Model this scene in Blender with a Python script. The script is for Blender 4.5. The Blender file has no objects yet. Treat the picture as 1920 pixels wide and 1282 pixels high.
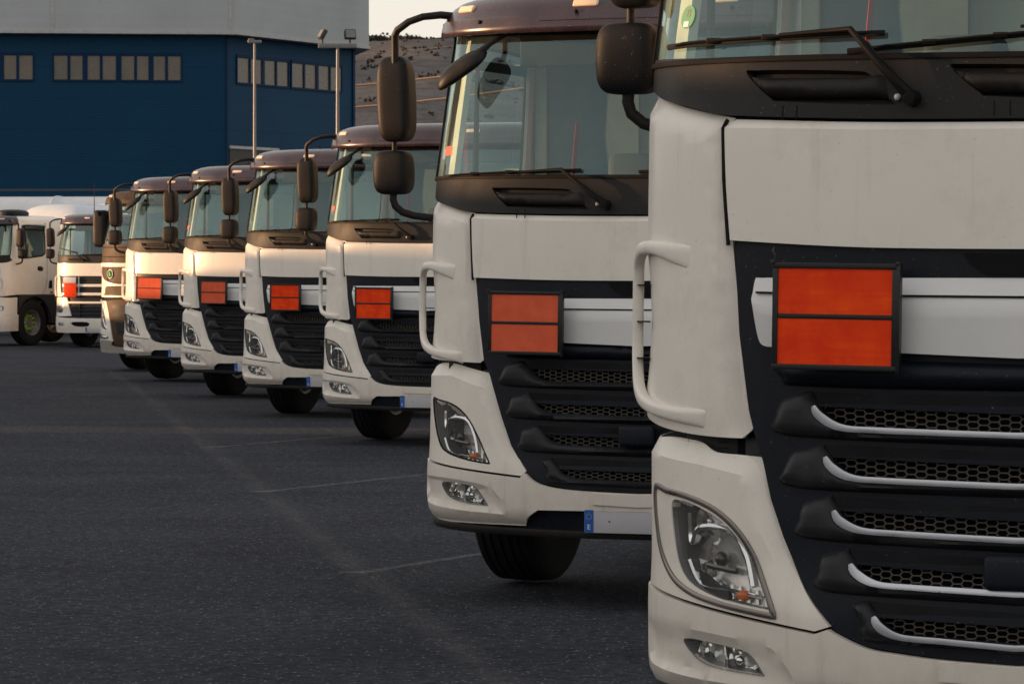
import bpy, bmesh, math, random
from bisect import bisect_right
from mathutils import Vector, Matrix, noise
from mathutils.geometry import delaunay_2d_cdt
R = math.radians; PI = math.pi
random.seed(7)
C = bpy.context.scene.collection
scn = bpy.context.scene

# ------------------------------------------------------------------ camera, sky, sun, exposure
CAMH = 1.6
cd = bpy.data.cameras.new('camera'); cam = bpy.data.objects.new('camera', cd); C.objects.link(cam)
cam.location = (0, 0, CAMH); cam.rotation_euler = (R(90 - 1.1033), 0, 0)
cd.sensor_width = 36; cd.lens = 6873.9 / 1920 * 36; cd.clip_start = .5; cd.clip_end = 6000
cd.dof.use_dof = True; cd.dof.focus_distance = 16.0; cd.dof.aperture_fstop = 27
scn.camera = cam
SUN_EL, SUN_AZ = R(4.2), R(-84.0)      # azimuth from +Y, clockwise seen from above (so -84 is left, a touch ahead)
w = bpy.data.worlds.new('World'); scn.world = w; w.use_nodes = True
nt = w.node_tree; nt.nodes.clear()
wo = nt.nodes.new('ShaderNodeOutputWorld'); bg = nt.nodes.new('ShaderNodeBackground'); sk = nt.nodes.new('ShaderNodeTexSky')
sk.sky_type = 'NISHITA'; sk.sun_disc = False; sk.sun_elevation = SUN_EL; sk.sun_rotation = SUN_AZ
sk.air_density = 1.0; sk.dust_density = .7; sk.ozone_density = 1.5
bg.inputs['Strength'].default_value = .15
hs = nt.nodes.new('ShaderNodeHueSaturation'); hs.inputs['Saturation'].default_value = .42
tn = nt.nodes.new('ShaderNodeMixRGB'); tn.blend_type = 'MULTIPLY'; tn.inputs[0].default_value = 1; tn.inputs[2].default_value = (1.0, .93, .875, 1)
nt.links.new(sk.outputs[0], hs.inputs['Color']); gm = nt.nodes.new('ShaderNodeGamma'); gm.inputs[1].default_value = .36
nt.links.new(hs.outputs[0], gm.inputs[0]); nt.links.new(gm.outputs[0], tn.inputs[1]); nt.links.new(tn.outputs[0], bg.inputs[0]); nt.links.new(bg.outputs[0], wo.inputs[0])
sd = bpy.data.lights.new('sun', 'SUN'); sun = bpy.data.objects.new('sun', sd); C.objects.link(sun)
sd.energy = 1.6; sd.angle = R(.5); sd.color = (1.0, .56, .27)
sv = Vector((math.sin(SUN_AZ) * math.cos(SUN_EL), math.cos(SUN_AZ) * math.cos(SUN_EL), math.sin(SUN_EL)))
sun.rotation_euler = sv.to_track_quat('Z', 'Y').to_euler()
scn.view_settings.view_transform = 'Standard'; scn.view_settings.look = 'None'
scn.view_settings.exposure = 2.25; scn.view_settings.gamma = 1

# ------------------------------------------------------------------ materials
class NT:
    def __init__(s, name):
        s.m = bpy.data.materials.new(name); s.m.use_nodes = True; s.t = s.m.node_tree; s.t.nodes.clear()
        s.o = s.t.nodes.new('ShaderNodeOutputMaterial')
    def n(s, ty, **k):
        x = s.t.nodes.new('ShaderNode' + ty)
        for a, b in k.items():
            if a in x.bl_rna.properties: setattr(x, a, b)
            else: x.inputs[a.replace('_', ' ')].default_value = b
        return x
    def l(s, a, b): s.t.links.new(a, b)
    def noise(s, scale, detail=4, rough=.55, vec=None):
        x = s.n('TexNoise'); x.inputs['Scale'].default_value = scale; x.inputs['Detail'].default_value = detail
        x.inputs['Roughness'].default_value = rough
        if vec: s.l(vec, x.inputs['Vector'])
        return x
    def ramp(s, fac, a, b, ca=(0, 0, 0, 1), cb=(1, 1, 1, 1)):
        x = s.n('ValToRGB'); e = x.color_ramp.elements; e[0].position = a; e[1].position = b
        e[0].color = ca if len(ca) == 4 else (*ca, 1); e[1].color = cb if len(cb) == 4 else (*cb, 1)
        s.l(fac, x.inputs[0]); return x
    def mix(s, fac, a, b, blend='MIX'):
        x = s.n('MixRGB'); x.blend_type = blend
        for i, v in enumerate((fac, a, b)):
            if isinstance(v, (int, float)): x.inputs[i].default_value = v
            elif isinstance(v, tuple): x.inputs[i].default_value = (*v, 1) if len(v) == 3 else v
            else: s.l(v, x.inputs[i])
        return x.outputs[0]
    def bump(s, h, strength, dist):
        x = s.n('Bump'); x.inputs['Strength'].default_value = strength; x.inputs['Distance'].default_value = dist
        s.l(h, x.inputs['Height']); return x.outputs[0]
    def pri(s, col, rough=.5, metal=0., spec=.5, coat=0., bump=None, croughness=.03):
        x = s.n('BsdfPrincipled')
        for nm, v in (('Base Color', col), ('Roughness', rough), ('Metallic', metal), ('Specular IOR Level', spec), ('Coat Weight', coat), ('Coat Roughness', croughness)):
            if isinstance(v, (int, float)): x.inputs[nm].default_value = v
            elif isinstance(v, tuple): x.inputs[nm].default_value = (*v, 1)
            else: s.l(v, x.inputs[nm])
        if bump: s.l(bump, x.inputs['Normal'])
        s.l(x.outputs[0], s.o.inputs[0]); return x
def objco(t): return t.n('TexCoord').outputs['Object']

def simple(name, col, rough=.5, metal=0., spec=.5, coat=0., var=.12, scale=6, fine=0.):
    t = NT(name); co = objco(t); nz = t.noise(scale, 6, .6, co)
    c2 = tuple(c * (1 - var * 2) for c in col)
    rp = t.ramp(nz.outputs[0], .35, .7, c2, col)
    rr = t.n('MapRange'); rr.inputs['From Min'].default_value = .3; rr.inputs['From Max'].default_value = .7
    rr.inputs['To Min'].default_value = max(rough - .07, .02); rr.inputs['To Max'].default_value = min(rough + .1, 1); t.l(nz.outputs[0], rr.inputs['Value'])
    b = None
    if fine:
        n2 = t.noise(fine, 3, .6, co); b = t.bump(n2.outputs[0], .25, .002)
    t.pri(rp.outputs[0], rr.outputs[0], metal, spec, coat, b); return t.m

def paint_mat(name, col, dirt=(.30, .25, .19)):
    t = NT(name); co = objco(t)
    n1 = t.noise(1.7, 5, .6, co); n2 = t.noise(95, 2, .5, co); n3 = t.noise(9, 6, .7, co)
    base = t.ramp(n1.outputs[0], .3, .75, tuple(c * .93 for c in col), col).outputs[0]
    # vertical runs of grime
    mp = t.n('Mapping'); mp.inputs['Scale'].default_value = (16, 16, 1.1); t.l(co, mp.inputs['Vector'])
    n4 = t.noise(1.0, 5, .65, mp.outputs[0])
    run = t.ramp(n4.outputs[0], .58, .80, (0, 0, 0), (.26, .26, .26)).outputs[0]
    base = t.mix(run, base, dirt)
    sp = t.ramp(n2.outputs[0], .72, .80, (0, 0, 0), (.55, .55, .55)).outputs[0]       # insects, tar specks
    base = t.mix(sp, base, (.20, .16, .12))
    n5 = t.noise(3.2, 8, .75, co); base = t.mix(t.ramp(n5.outputs[0], .50, .68, (0, 0, 0), (.16, .16, .16)).outputs[0], base, dirt)
    # road film low down on the body
    sx = t.n('SeparateXYZ'); t.l(co, sx.inputs[0])
    mr = t.n('MapRange'); mr.inputs['From Min'].default_value = .9; mr.inputs['From Max'].default_value = .3
    mr.inputs['To Min'].default_value = 0; mr.inputs['To Max'].default_value = .55; t.l(sx.outputs[2], mr.inputs['Value'])
    mu = t.n('Math', operation='MULTIPLY'); t.l(mr.outputs[0], mu.inputs[0]); t.l(n3.outputs[0], mu.inputs[1])
    base = t.mix(mu.outputs[0], base, dirt)
    ro = t.ramp(n3.outputs[0], .3, .7, (.34, .34, .34), (.50, .50, .50))
    t.pri(base, ro.outputs[0], 0, .4, .22, None, .12); return t.m

M = {}
M['white'] = paint_mat('white_paint', (.85, .80, .725))
M['grey_bumper'] = paint_mat('grey_paint', (.33, .32, .31))
def brown_vis(name, col, rough, coat):
    t = NT(name); co = objco(t); n1 = t.noise(5, 6, .65, co)
    mp = t.n('Mapping'); mp.inputs['Scale'].default_value = (9, 9, 2.0); t.l(co, mp.inputs['Vector'])
    n2 = t.noise(1.0, 5, .7, mp.outputs[0]); n3 = t.noise(120, 2, .5, co)
    a = t.ramp(n1.outputs[0], .3, .72, tuple(c * .75 for c in col), tuple(c * 1.25 for c in col)).outputs[0]
    d = t.ramp(n2.outputs[0], .55, .85, (0, 0, 0), (.5, .5, .5)).outputs[0]
    a = t.mix(d, a, tuple(c * 1.6 + .012 for c in col))
    s = t.ramp(n3.outputs[0], .70, .78, (0, 0, 0), (.5, .5, .5)).outputs[0]
    a = t.mix(s, a, (.30, .25, .20))
    r = t.ramp(n1.outputs[0], .3, .7, (rough - .05,) * 3, (rough + .12,) * 3)
    t.pri(a, r.outputs[0], 0, .22 if coat == 0 else .5, coat, t.bump(n3.outputs[0], .08, .001)); return t.m
M['plastic'] = brown_vis('dusty_black_plastic', (.017, .0155, .0145), .5, 0)
M['mirror_plastic'] = brown_vis('mirror_black_plastic', (.008, .0075, .0085), .5, 0)
M['navy'] = brown_vis('dark_slate_plastic', (.006, .0085, .015), .45, 0)
M['slat'] = brown_vis('grille_plastic', (.024, .0245, .028), .38, 0)
M['visor'] = brown_vis('smoked_purple_acrylic', (.034, .020, .028), .24, .15)
M['brown'] = brown_vis('brown_paint', (.060, .034, .019), .55, 0)
M['dark'] = simple('dark_recess', (.006, .006, .007), .8, 0, .2)
M['gap'] = simple('dark_gap', (.010, .009, .009), .8, 0, .2)
M['chassis'] = simple('chassis_paint', (.035, .035, .038), .6)
M['silver'] = simple('silver_trim', (.72, .72, .72), .42, .15, .5, .2, .05, 3)
M['chrome'] = simple('satin_chrome', (.60, .62, .68), .30, .7, .5, 0, .06, 8)
M['frame_metal'] = simple('headlight_trim', (.22, .20, .19), .3, .8, .5, 0, .1, 8)
M['mesh'] = simple('grille_mesh', (.085, .070, .060), .5, 0, .5, 0, .15, 20)
M['rubber'] = brown_vis('tyre_rubber', (.020, .019, .020), .75, 0)
M['gasket'] = simple('rubber_gasket', (.007, .007, .0075), .6, 0, .15)
M['reflector'] = simple('lamp_reflector', (.95, .95, .95), .07, .95, .5, 0, .02, 3)
M['bezel'] = simple('lamp_bezel', (.78, .77, .75), .2, .6, .5, 0, .06, 10)
M['lamp_wall'] = simple('lamp_wall', (.24, .24, .235), .35, .2)
M['dark_lens'] = simple('dark_lamp_lens', (.02, .02, .025), .08, .3, .8, .5)
M['amber'] = simple('amber_bulb', (.80, .16, .02), .2, 0, .6)
M['frame_black'] = simple('plate_frame_black', (.012, .012, .013), .38, .2)
M['rim'] = simple('steel_rim', (.42, .42, .41), .4, .5, .5, 0, .2, 12)
M['nut_yellow'] = simple('yellow_green_nut_indicator', (.45, .80, .04), .4)
M['seat'] = simple('seat_cloth', (.05, .055, .06), .9)
M['dash'] = simple('dashboard_plastic', (.09, .09, .088), .6)
M['cabin'] = simple('cabin_lining', (.13, .17, .19), .9)
M['pillar'] = simple('pillar_trim', (.62, .57, .48), .7)
M['red'] = simple('red_strap', (.55, .03, .03), .6)
M['red_lamp'] = simple('red_marker', (.45, .03, .02), .3)
M['plate_grey'] = simple('number_plate_field', (.50, .50, .53), .35, 0, .5, .2, .04, 5)
M['plate_blue'] = simple('number_plate_blue', (.012, .12, .50), .35)
M['white_mark'] = simple('white_marking', (.75, .75, .75), .5, var=.02)
M['green_sticker'] = simple('green_sticker', (.06, .30, .17), .5)
M['green_bright'] = simple('green_badge', (.01, .16, .03), .8, 0, .1)
M['mirror_glass'] = simple('mirror_glass', (.75, .78, .76), .03, 1., var=.01)
M['marker'] = simple('marker_lens', (.85, .62, .42), .15, 0, .6, .4, .05)
M['silver_tank'] = simple('tank_metal', (.55, .55, .56), .3, .8)

def orange(name, col, dark, stripe):
    t = NT(name); co = objco(t)
    sx = t.n('SeparateXYZ'); t.l(co, sx.inputs[0])
    n1 = t.noise(14, 5, .6, co)
    base = t.ramp(n1.outputs[0], .35, .7, dark, col).outputs[0]
    if stripe:
        mp = t.n('Mapping'); mp.inputs['Scale'].default_value = (1.2, 1.2, 46); t.l(co, mp.inputs['Vector'])
        n2 = t.noise(1.0, 2, .5, mp.outputs[0])
        f = t.ramp(n2.outputs[0], .42, .58, (0, 0, 0), (.55, .55, .55)).outputs[0]
        base = t.mix(f, base, dark)
    n3 = t.noise(240, 1, .5, co)
    t.pri(base, .42, 0, .2, .05, t.bump(n3.outputs[0], .15, .0008)); return t.m
M['orange_bright'] = orange('reflective_orange', (1.0, .085, .003), (.80, .035, .001), True)
M['orange_faded'] = orange('faded_orange', (.80, .135, .060), (.70, .11, .05), False)

def glass_mat(name, tint, dust, dustcol=(.50, .50, .44), ior=1.5):
    t = NT(name); co = objco(t)
    tr = t.n('BsdfTransparent'); tr.inputs[0].default_value = (*tint, 1)
    gl = t.n('BsdfGlossy'); gl.inputs['Roughness'].default_value = .015; gl.inputs['Color'].default_value = (.66, .95, 1.0, 1) if 'lens' not in name else (.95, .95, .95, 1)
    # Schlick reflectance, the same from both sides of the pane
    ge = t.n('NewGeometry'); dt = t.n('VectorMath', operation='DOT_PRODUCT'); t.l(ge.outputs['Normal'], dt.inputs[0]); t.l(ge.outputs['Incoming'], dt.inputs[1])
    ab = t.n('Math', operation='ABSOLUTE'); t.l(dt.outputs['Value'], ab.inputs[0]); om = t.n('Math', operation='SUBTRACT'); om.inputs[0].default_value = 1; t.l(ab.outputs[0], om.inputs[1])
    pw = t.n('Math', operation='POWER'); t.l(om.outputs[0], pw.inputs[0]); pw.inputs[1].default_value = 5; f0 = ((ior - 1) / (ior + 1)) ** 2
    fr = t.n('Math', operation='MULTIPLY_ADD'); t.l(pw.outputs[0], fr.inputs[0]); fr.inputs[1].default_value = 1 - f0; fr.inputs[2].default_value = f0
    mx = t.n('MixShader'); t.l(fr.outputs[0], mx.inputs[0]); t.l(tr.outputs[0], mx.inputs[1]); t.l(gl.outputs[0], mx.inputs[2])
    df = t.n('BsdfDiffuse'); df.inputs[0].default_value = (*dustcol, 1)
    n1 = t.noise(4, 6, .7, co)
    mp = t.n('Mapping'); mp.inputs['Scale'].default_value = (14, 14, 1.2); t.l(co, mp.inputs['Vector'])
    n2 = t.noise(1.0, 5, .7, mp.outputs[0])
    n3 = t.noise(150, 2, .5, co)
    a = t.ramp(n1.outputs[0], .25, .8, (dust * .6,) * 3, (dust * 1.3,) * 3).outputs[0]
    b = t.ramp(n2.outputs[0], .5, .85, (0, 0, 0), (dust * .9,) * 3).outputs[0]
    c = t.ramp(n3.outputs[0], .73, .78, (0, 0, 0), (.35 if dust > .05 else .1,) * 3).outputs[0]
    f = t.mix(1.0, t.mix(1.0, a, b, 'ADD'), c, 'ADD')
    m2 = t.n('MixShader'); t.l(f, m2.inputs[0]); t.l(mx.outputs[0], m2.inputs[1]); t.l(df.outputs[0], m2.inputs[2])
    t.l(m2.outputs[0], t.o.inputs[0]); return t.m
M['screen'] = glass_mat('windscreen_glass', (.80, .95, .92), .018, ior=1.85)
M['side_glass'] = glass_mat('side_glass', (.86, .94, .93), .03)
M['lens'] = glass_mat('lamp_lens', (.93, .94, .94), .05)

# ------------------------------------------------------------------ mesh helpers
def link(name, me, mat, parent=None):
    o = bpy.data.objects.new(name, me); C.objects.link(o)
    if mat is not None:
        for m in (mat if isinstance(mat, (list, tuple)) else [mat]): me.materials.append(m)
    if parent is not None: o.parent = parent
    return o
def tag(o, label=None, cat=None, group=None, kind=None):
    for k, v in (('label', label), ('category', cat), ('group', group), ('kind', kind)):
        if v: o[k] = v
    return o
def smooth(me, ang=32):
    me.polygons.foreach_set('use_smooth', [True] * len(me.polygons)); me.set_sharp_from_angle(angle=R(ang))
class MB:
    """collects shapes into one mesh"""
    def __init__(s): s.v = []; s.f = []
    def add(s, vs, fs):
        k = len(s.v); s.v += [tuple(v) for v in vs]; s.f += [tuple(i + k for i in f) for f in fs]; return s
    def box(s, a, b, bev=0, rot=None, piv=None):
        bm = bmesh.new(); bmesh.ops.create_cube(bm, size=1)
        cx, cy, cz = [(a[i] + b[i]) / 2 for i in range(3)]
        for v in bm.verts: v.co = Vector((v.co.x * abs(b[0] - a[0]), v.co.y * abs(b[1] - a[1]), v.co.z * abs(b[2] - a[2])))
        if bev: bmesh.ops.bevel(bm, geom=bm.edges[:], offset=bev, segments=3, affect='EDGES', profile=.5)
        mt = Matrix.Translation((cx, cy, cz))
        if rot: mt = mt @ rot.to_4x4()
        bm.transform(mt); s.bm(bm); return s
    def bm(s, bm):
        bm.verts.ensure_lookup_table(); bm.verts.index_update()
        s.add([v.co[:] for v in bm.verts], [[v.index for v in f.verts] for f in bm.faces]); bm.free(); return s
    def tube(s, pts, r, seg=12, flat=1.0, up=None, cap=True):
        pts = [Vector(p) for p in pts]; n = len(pts); rr = r if isinstance(r, (list, tuple)) else [r] * n
        vs = []; prev = None
        for i, p in enumerate(pts):
            d = (pts[min(i + 1, n - 1)] - pts[max(i - 1, 0)]).normalized()
            if prev is None:
                a = Vector(up) if up else (Vector((0, 0, 1)) if abs(d.z) < .9 else Vector((1, 0, 0)))
                x = d.cross(a).normalized()
            else: x = (prev - d * prev.dot(d)).normalized()
            y = d.cross(x); prev = x
            for k in range(seg):
                t = 2 * PI * k / seg; vs.append(p + x * math.cos(t) * rr[i] + y * math.sin(t) * rr[i] * flat)
        fs = [(i * seg + k, i * seg + (k + 1) % seg, (i + 1) * seg + (k + 1) % seg, (i + 1) * seg + k) for i in range(n - 1) for k in range(seg)]
        if cap: fs += [tuple(range(seg))[::-1], tuple((n - 1) * seg + k for k in range(seg))]
        return s.add(vs, fs)
    def lathe(s, prof, seg, org, axis='x', close=False):
        """prof: (radius, along) list"""
        vs = []; fs = []; n = len(prof)
        for k in range(seg):
            t = 2 * PI * k / seg; c, q = math.cos(t), math.sin(t)
            for r, a in prof:
                p = {'x': (a, r * c, r * q), 'y': (r * c, a, r * q), 'z': (r * c, r * q, a)}[axis]
                vs.append((p[0] + org[0], p[1] + org[1], p[2] + org[2]))
        for k in range(seg):
            for i in range(n - 1):
                fs.append((k * n + i, k * n + i + 1, ((k + 1) % seg) * n + i + 1, ((k + 1) % seg) * n + i))
        if close:
            fs.append(tuple(k * n for k in range(seg))); fs.append(tuple(k * n + n - 1 for k in range(seg))[::-1])
        return s.add(vs, fs)
    def sellip(s, c, h, e=.45, e2=None, rot=None, nu=28, nv=16, taper=None):
        """superellipsoid"""
        e2 = e2 or e; f = lambda x, p: math.copysign(abs(x) ** p, x); vs = []; fs = []
        for j in range(nv + 1):
            ph = -PI / 2 + PI * j / nv
            for i in range(nu):
                th = 2 * PI * i / nu; cp = f(math.cos(ph), e)
                x, y, z = h[0] * cp * f(math.cos(th), e2), h[1] * cp * f(math.sin(th), e2), h[2] * f(math.sin(ph), e)
                if taper: k = taper(z / h[2]); x *= k; y *= k
                p = Vector((x, y, z)); p = rot @ p if rot else p; vs.append(p + Vector(c))
        for j in range(nv):
            for i in range(nu): fs.append((j * nu + i, j * nu + (i + 1) % nu, (j + 1) * nu + (i + 1) % nu, (j + 1) * nu + i))
        return s.add(vs, fs)
    def build(s, name, mat, parent=None, ang=32, sm=True, bev=0):
        me = bpy.data.meshes.new(name); me.from_pydata(s.v, [], s.f); me.validate()
        bm = bmesh.new(); bm.from_mesh(me); bmesh.ops.remove_doubles(bm, verts=bm.verts, dist=1e-5)
        bmesh.ops.recalc_face_normals(bm, faces=bm.faces); bm.to_mesh(me); bm.free()
        if sm: smooth(me, ang)
        o = link(name, me, mat, parent)
        if bev: addbev(o, bev)
        return o
def addbev(o, wd, seg=2, ang=50):
    b = o.modifiers.new('bevel', 'BEVEL'); b.width = wd; b.segments = seg; b.limit_method = 'ANGLE'; b.angle_limit = R(ang); b.harden_normals = False
    return b
def sm(pts, n=5, closed=True):
    """catmull-rom through points; a third value marks a sharp corner"""
    m = len(pts); out = []; P = [(p[0], p[1]) for p in pts]; S = [len(p) > 2 for p in pts]
    rng = range(m if closed else m - 1)
    for i in rng:
        j = (i + 1) % m; a, b = P[i], P[j]
        pa = a if (S[i] or (not closed and i == 0)) else P[(i - 1) % m]
        pb = b if (S[j] or (not closed and j == m - 1)) else P[(j + 1) % m]
        out.append(a)
        if S[i] and S[j]: continue
        L = math.dist(a, b); k = max(1, min(n, int(L / .008)))
        for q in range(1, k):
            t = q / k; t2, t3 = t * t, t * t * t
            out.append(tuple(.5 * ((2 * a[d]) + (-pa[d] + b[d]) * t + (2 * pa[d] - 5 * a[d] + 4 * b[d] - pb[d]) * t2 + (-pa[d] + 3 * a[d] - 3 * b[d] + pb[d]) * t3) for d in (0, 1)))
    if not closed: out.append(P[-1])
    return out
def dens(pts, mx, closed=True):
    out = []; m = len(pts)
    for i in range(m if closed else m - 1):
        a, b = pts[i], pts[(i + 1) % m]; k = max(1, math.ceil(math.dist(a[:2], b[:2]) / mx))
        for q in range(k): out.append((a[0] + (b[0] - a[0]) * q / k, a[1] + (b[1] - a[1]) * q / k))
    if not closed: out.append(tuple(pts[-1][:2]))
    return out
def inside(p, poly):
    x, y = p; c = False; j = len(poly) - 1
    for i in range(len(poly)):
        xi, yi = poly[i]; xj, yj = poly[j]
        if (yi > y) != (yj > y) and x < (xj - xi) * (y - yi) / (yj - yi) + xi: c = not c
        j = i
    return c
def segd(p, a, b):
    ax, ay = a; dx, dy = b[0] - ax, b[1] - ay; L = dx * dx + dy * dy
    t = 0 if L == 0 else max(0, min(1, ((p[0] - ax) * dx + (p[1] - ay) * dy) / L))
    return math.hypot(p[0] - ax - t * dx, p[1] - ay - t * dy)
def pld(p, line, closed=False):
    n = len(line); return min(segd(p, line[i], line[(i + 1) % n]) for i in range(n if closed else n - 1))
def mir(pts): return [(-p[0],) + tuple(p[1:]) for p in reversed(pts)]
def whole(half):
    """half outline from the centre line, round the image-left side, back to the centre line"""
    return half + [(-p[0],) + tuple(p[1:]) for p in reversed(half) if abs(p[0]) > 1e-6]

# ------------------------------------------------------------------ the cab's outer skin, as a surface (u = arc length round the front, z = height)
class Shell:
    def __init__(s, W, D, N, back, wz):
        s.W, s.D = W, D; s.back, s.wz = back, wz
        K = 1500; s.xs = [W * math.sin(PI / 2 * i / K) for i in range(K + 1)]
        s.ys = [-D * (1 - math.sqrt(max(0, 1 - (x / W) ** N))) for x in s.xs]
        s.us = [0]
        for i in range(K): s.us.append(s.us[-1] + math.hypot(s.xs[i + 1] - s.xs[i], s.ys[i + 1] - s.ys[i]))
        s.UM = s.us[-1]
    @staticmethod
    def it(t, z):
        if z <= t[0][0]: return t[0][1]
        for a, b in zip(t, t[1:]):
            if z <= b[0]: return a[1] + (b[1] - a[1]) * (z - a[0]) / (b[0] - a[0])
        return t[-1][1]
    def raw(s, u, z):
        a = abs(u); sg = 1 if u >= 0 else -1
        if a >= s.UM: x, y = s.W, -s.D - (a - s.UM)
        else:
            i = max(0, min(len(s.us) - 2, bisect_right(s.us, a) - 1)); d = s.us[i + 1] - s.us[i]
            t = (a - s.us[i]) / d if d > 0 else 0
            x = s.xs[i] + (s.xs[i + 1] - s.xs[i]) * t; y = s.ys[i] + (s.ys[i + 1] - s.ys[i]) * t
        bk = (s.it(s.back, z - .02) + s.it(s.back, z) + s.it(s.back, z + .02)) / 3
        fade = max(0, min(1, 1 - (a - s.UM) / .5))          # the lean dies out along the side
        return Vector((sg * x * s.it(s.wz, z), -(y - bk * fade), z))
    def P(s, u, z, off=0.):
        p = s.raw(u, z)
        if off == 0: return p
        e = .012; tu = s.raw(u + e, z) - s.raw(u - e, z); tz = s.raw(u, z + .03) - s.raw(u, z - .03)
        n = tu.cross(tz)
        return p + n.normalized() * off
    def U(s, y): return s.UM + (-y - s.D)       # y measured forward (negative to the rear)

def cdt_mesh(outline, holes=(), lines=(), grid=.05):
    mx = grid * .8
    loops = [dens(outline, mx)] + [dens(h, mx) for h in holes]; pls = [dens(l, mx, False) for l in lines]
    V = []; Ed = []
    for lp in loops:
        k = len(V); V += lp; n = len(lp); Ed += [(k + i, k + (i + 1) % n) for i in range(n)]
    for lp in pls:
        k = len(V); V += lp; Ed += [(k + i, k + i + 1) for i in range(len(lp) - 1)]
    xs = [p[0] for p in loops[0]]; ys = [p[1] for p in loops[0]]
    nx = int((max(xs) - min(xs)) / grid) + 1; ny = int((max(ys) - min(ys)) / grid) + 1
    # distance test through a hash of boundary points
    cell = {}; 
    for p in V: cell.setdefault((int(p[0] // grid), int(p[1] // grid)), []).append(p)
    for j in range(ny + 1):
        for i in range(nx + 1):
            p = (min(xs) + (i + (.5 if j % 2 else 0)) * grid + .0013, min(ys) + j * grid * .9 + .0017)
            ci, cj = int(p[0] // grid), int(p[1] // grid); near = False
            for a in (-1, 0, 1):
                for b in (-1, 0, 1):
                    for q in cell.get((ci + a, cj + b), ()):
                        if (q[0] - p[0]) ** 2 + (q[1] - p[1]) ** 2 < (grid * .45) ** 2: near = True
            if near or not inside(p, loops[0]) or any(inside(p, h) for h in loops[1:]): continue
            V.append(p)
    r = delaunay_2d_cdt([Vector(p) for p in V], Ed, [], 0, 1e-6)
    ov, of = [(v.x, v.y) for v in r[0]], r[2]; fs = []
    for f in of:
        c = (sum(ov[i][0] for i in f) / len(f), sum(ov[i][1] for i in f) / len(f))
        if inside(c, loops[0]) and not any(inside(c, h) for h in loops[1:]): fs.append(tuple(f))
    used = sorted({i for f in fs for i in f}); mp = {o: k for k, o in enumerate(used)}
    return [ov[i] for i in used], [tuple(mp[i] for i in f) for f in fs], loops
def solid(verts2, faces, fmap, th, bmap=None):
    """front skin through fmap, back skin, rim"""
    n = len(verts2); F = [fmap(p, 0.) for p in verts2]
    fs = []
    for f in faces:
        a, b, c = (F[f[0]], F[f[1]], F[f[2]])
        fs.append(f)
    if th <= 0: return F, fs
    B = [(bmap or fmap)(p, -th) for p in verts2]
    cnt = {}
    for f in fs:
        for i in range(len(f)):
            a, b = f[i], f[(i + 1) % len(f)]; cnt.setdefault((min(a, b), max(a, b)), []).append((a, b))
    out = list(fs) + [tuple(i + n for i in reversed(f)) for f in fs]
    for k, v in cnt.items():
        if len(v) == 1: a, b = v[0]; out.append((b, a, a + n, b + n))
    return F + B, out
def panel(S, name, outline, mat, parent, off=0., th=.02, holes=(), lines=(), disp=None, grid=.05, bev=.003, flip=False, ang=28, pillow=None):
    vs, fs, loops = cdt_mesh(outline, holes, lines, grid)
    sgn = -1 if flip else 1
    def fm(p, o):
        d = off
        if o == 0.:
            if disp: d += disp(p[0], p[1])
            if pillow:
                r, h = pillow; q = min(1, pld(p, loops[0], True) / r); d += h * math.sqrt(max(0, 1 - (1 - q) ** 2))
        else: d += o
        return S.P(sgn * p[0], p[1], d)
    V, F = solid(vs, fs, fm, th)
    mb = MB(); mb.add(V, F); o = mb.build(name, mat, parent, ang)
    if bev and th > 0: addbev(o, bev)
    return o
def both(fn):
    """call fn(flip) for the two sides"""
    return fn(False), fn(True)
def ribbon(S, name, path, wd, mat, parent, off, th=.006, flip=False, bev=.001, taper=None):
    pts = dens(path, .012, False); n = len(pts); L = []; Rr = []
    for i, p in enumerate(pts):
        a, b = pts[max(i - 1, 0)], pts[min(i + 1, n - 1)]; d = math.hypot(b[0] - a[0], b[1] - a[1]) or 1
        nx, nz = -(b[1] - a[1]) / d, (b[0] - a[0]) / d; w2 = wd / 2 * (taper(i / (n - 1)) if taper else 1)
        L.append((p[0] + nx * w2, p[1] + nz * w2)); Rr.append((p[0] - nx * w2, p[1] - nz * w2))
    sg = -1 if flip else 1; vs = []
    for i in range(n):
        for q, o in ((L[i], off - th), (L[i], off + th * .2), (pts[i], off + th * .5), (Rr[i], off + th * .2), (Rr[i], off - th)):
            vs.append(S.P(sg * q[0], q[1], o))
    fs = [(i * 5 + k, i * 5 + (k + 1) % 5, i * 5 + 5 + (k + 1) % 5, i * 5 + 5 + k) for i in range(n - 1) for k in range(5)]
    fs += [(0, 1, 2, 3, 4), tuple((n - 1) * 5 + k for k in (4, 3, 2, 1, 0))]
    mb = MB(); mb.add(vs, fs)
    return mb.build(name, mat, parent, 40)
def copy_tree(o, parent=None):
    c = o.copy(); C.objects.link(c); c.parent = parent
    for ch in list(o.children): copy_tree(ch, c)
    return c
def text_mesh(name, s, size, mat, parent, mtx, ext=.0012, bold=0.):
    cu = bpy.data.curves.new(name, 'FONT'); cu.body = s; cu.size = size; cu.extrude = ext; cu.align_x = 'CENTER'; cu.align_y = 'CENTER'; cu.offset = bold
    o = bpy.data.objects.new(name, cu); C.objects.link(o); bpy.context.view_layer.update()
    me = bpy.data.meshes.new_from_object(o.evaluated_get(bpy.context.evaluated_depsgraph_get()))
    bpy.data.objects.remove(o); me.transform(mtx); me.materials.clear(); return link(name, me, mat, parent)

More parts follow.
